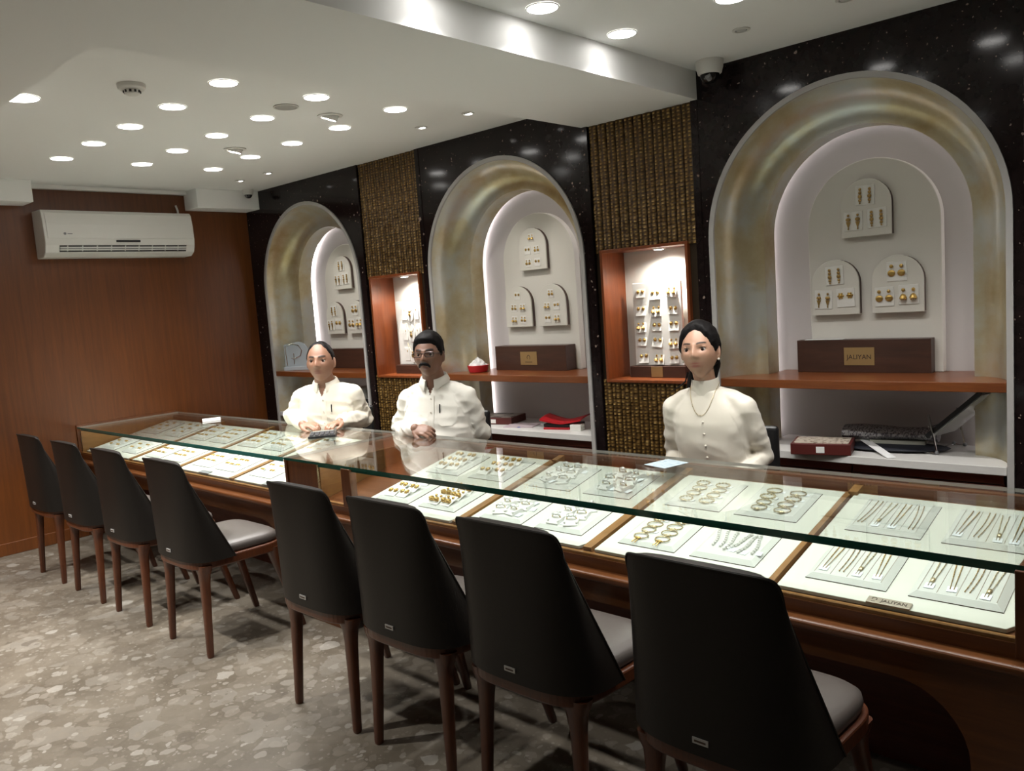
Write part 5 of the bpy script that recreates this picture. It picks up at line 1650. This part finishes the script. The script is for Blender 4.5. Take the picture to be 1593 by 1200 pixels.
gl.tube(face_local(Mh2, [(-0.009, -0.101, 0.004), (0, -0.105, 0.006), (0.009, -0.101, 0.004)]), 0.0016, 6)
glo = gl.build('glasses', M_frame, P2, smooth=True)
for s in (-1, 1):
    MB().prism([(s*0.0335 + 0.0235*math.copysign(abs(math.cos(a))**0.5, math.cos(a)), 0.0130*math.copysign(abs(math.sin(a))**0.6, math.sin(a))) for a in [2*PI*k/20 for k in range(20)]], -0.0975, -0.0968, 'y', M=Mh2).build('lens', M_lens, glo)
# the woman
WOM = [(0.455, 0.12, 0.10, 0.02), (0.50, 0.170, 0.13, 0.01), (0.58, 0.172, 0.128, 0.0), (0.68, 0.145, 0.105, 0.0), (0.76, 0.136, 0.098, 0.0), (0.84, 0.142, 0.102, 0.0), (0.92, 0.148, 0.098, 0.0), (0.965, 0.140, 0.085, 0.0), (1.005, 0.112, 0.070, 0.0), (1.035, 0.082, 0.058, 0.0), (1.06, 0.058, 0.050, 0.0)]
P3, Mh3, nb3, _ = person('seated woman in a cream satin tunic with a stand collar and thin necklace', (4.575, -0.53), R(13), (4.552, -0.625, 1.226), R(13), 0.96, (0.43, 0.245, 0.165),
    WOM, (0.147, 0.0, 0.975),
    [(4.375, -0.560, 0.765), (4.735, -0.475, 0.765)], [(4.44, -0.745, 0.66), (4.70, -0.700, 0.66)],
    [((0.5, -0.8, -0.1), (0, 0, 1), 1), ((-0.4, -0.85, -0.1), (0, 0, 1), -1)],
    H3, lambda az, p, x: 0.011 + 0.007*sstep(0.0, 0.09, p.z) + 0.003*noise.noise(Vector((p.x*50, p.y*30, p.z*50))), M_satin, female=True, pitch=R(-8), roll=R(-3), extras=('the woman',))
hb = MB()
for s, ln in ((-1, 0.20),):
    for k in range(7):
        x0 = s*(0.045 + 0.003*k); y0 = 0.02 + 0.012*k
        path = [(x0, y0, -0.02 - 0.006*k), (x0*1.08, y0 + 0.012, -0.07), (x0*1.0 + s*0.004*k, y0 + 0.01, -0.11), (x0*0.9 + s*0.006*k, y0 + 0.0, -0.11 - ln*0.35)]
        hb.tube(face_local(Mh3, path), [0.012, 0.012, 0.009, 0.006, 0.002][:len(path)], 8)
hb.capsule(face_local(Mh3, [(0.012, 0.055, -0.01), (0.020, 0.070, -0.06), (0.014, 0.068, -0.11), (0.0, 0.07, -0.16)]), [0.048, 0.044, 0.034, 0.016], 14)
hb.tube(face_local(Mh3, [(-0.066, 0.02, -0.09), (-0.078, 0.015, -0.13), (-0.10, 0.0, -0.150), (-0.14, 0.0, -0.168)]), [0.004, 0.004, 0.003, 0.001], 6)
hb.build('loose_hair', M_hair, P3, smooth=True)
for s in (-1, 1):
    MB().ball((0, 0, 0), 0.0055, 10, 8, M=Mh3 @ Matrix.Translation((s*0.0785, 0.002, -0.042))).build('pearl_earring', M_button, P3, smooth=True)
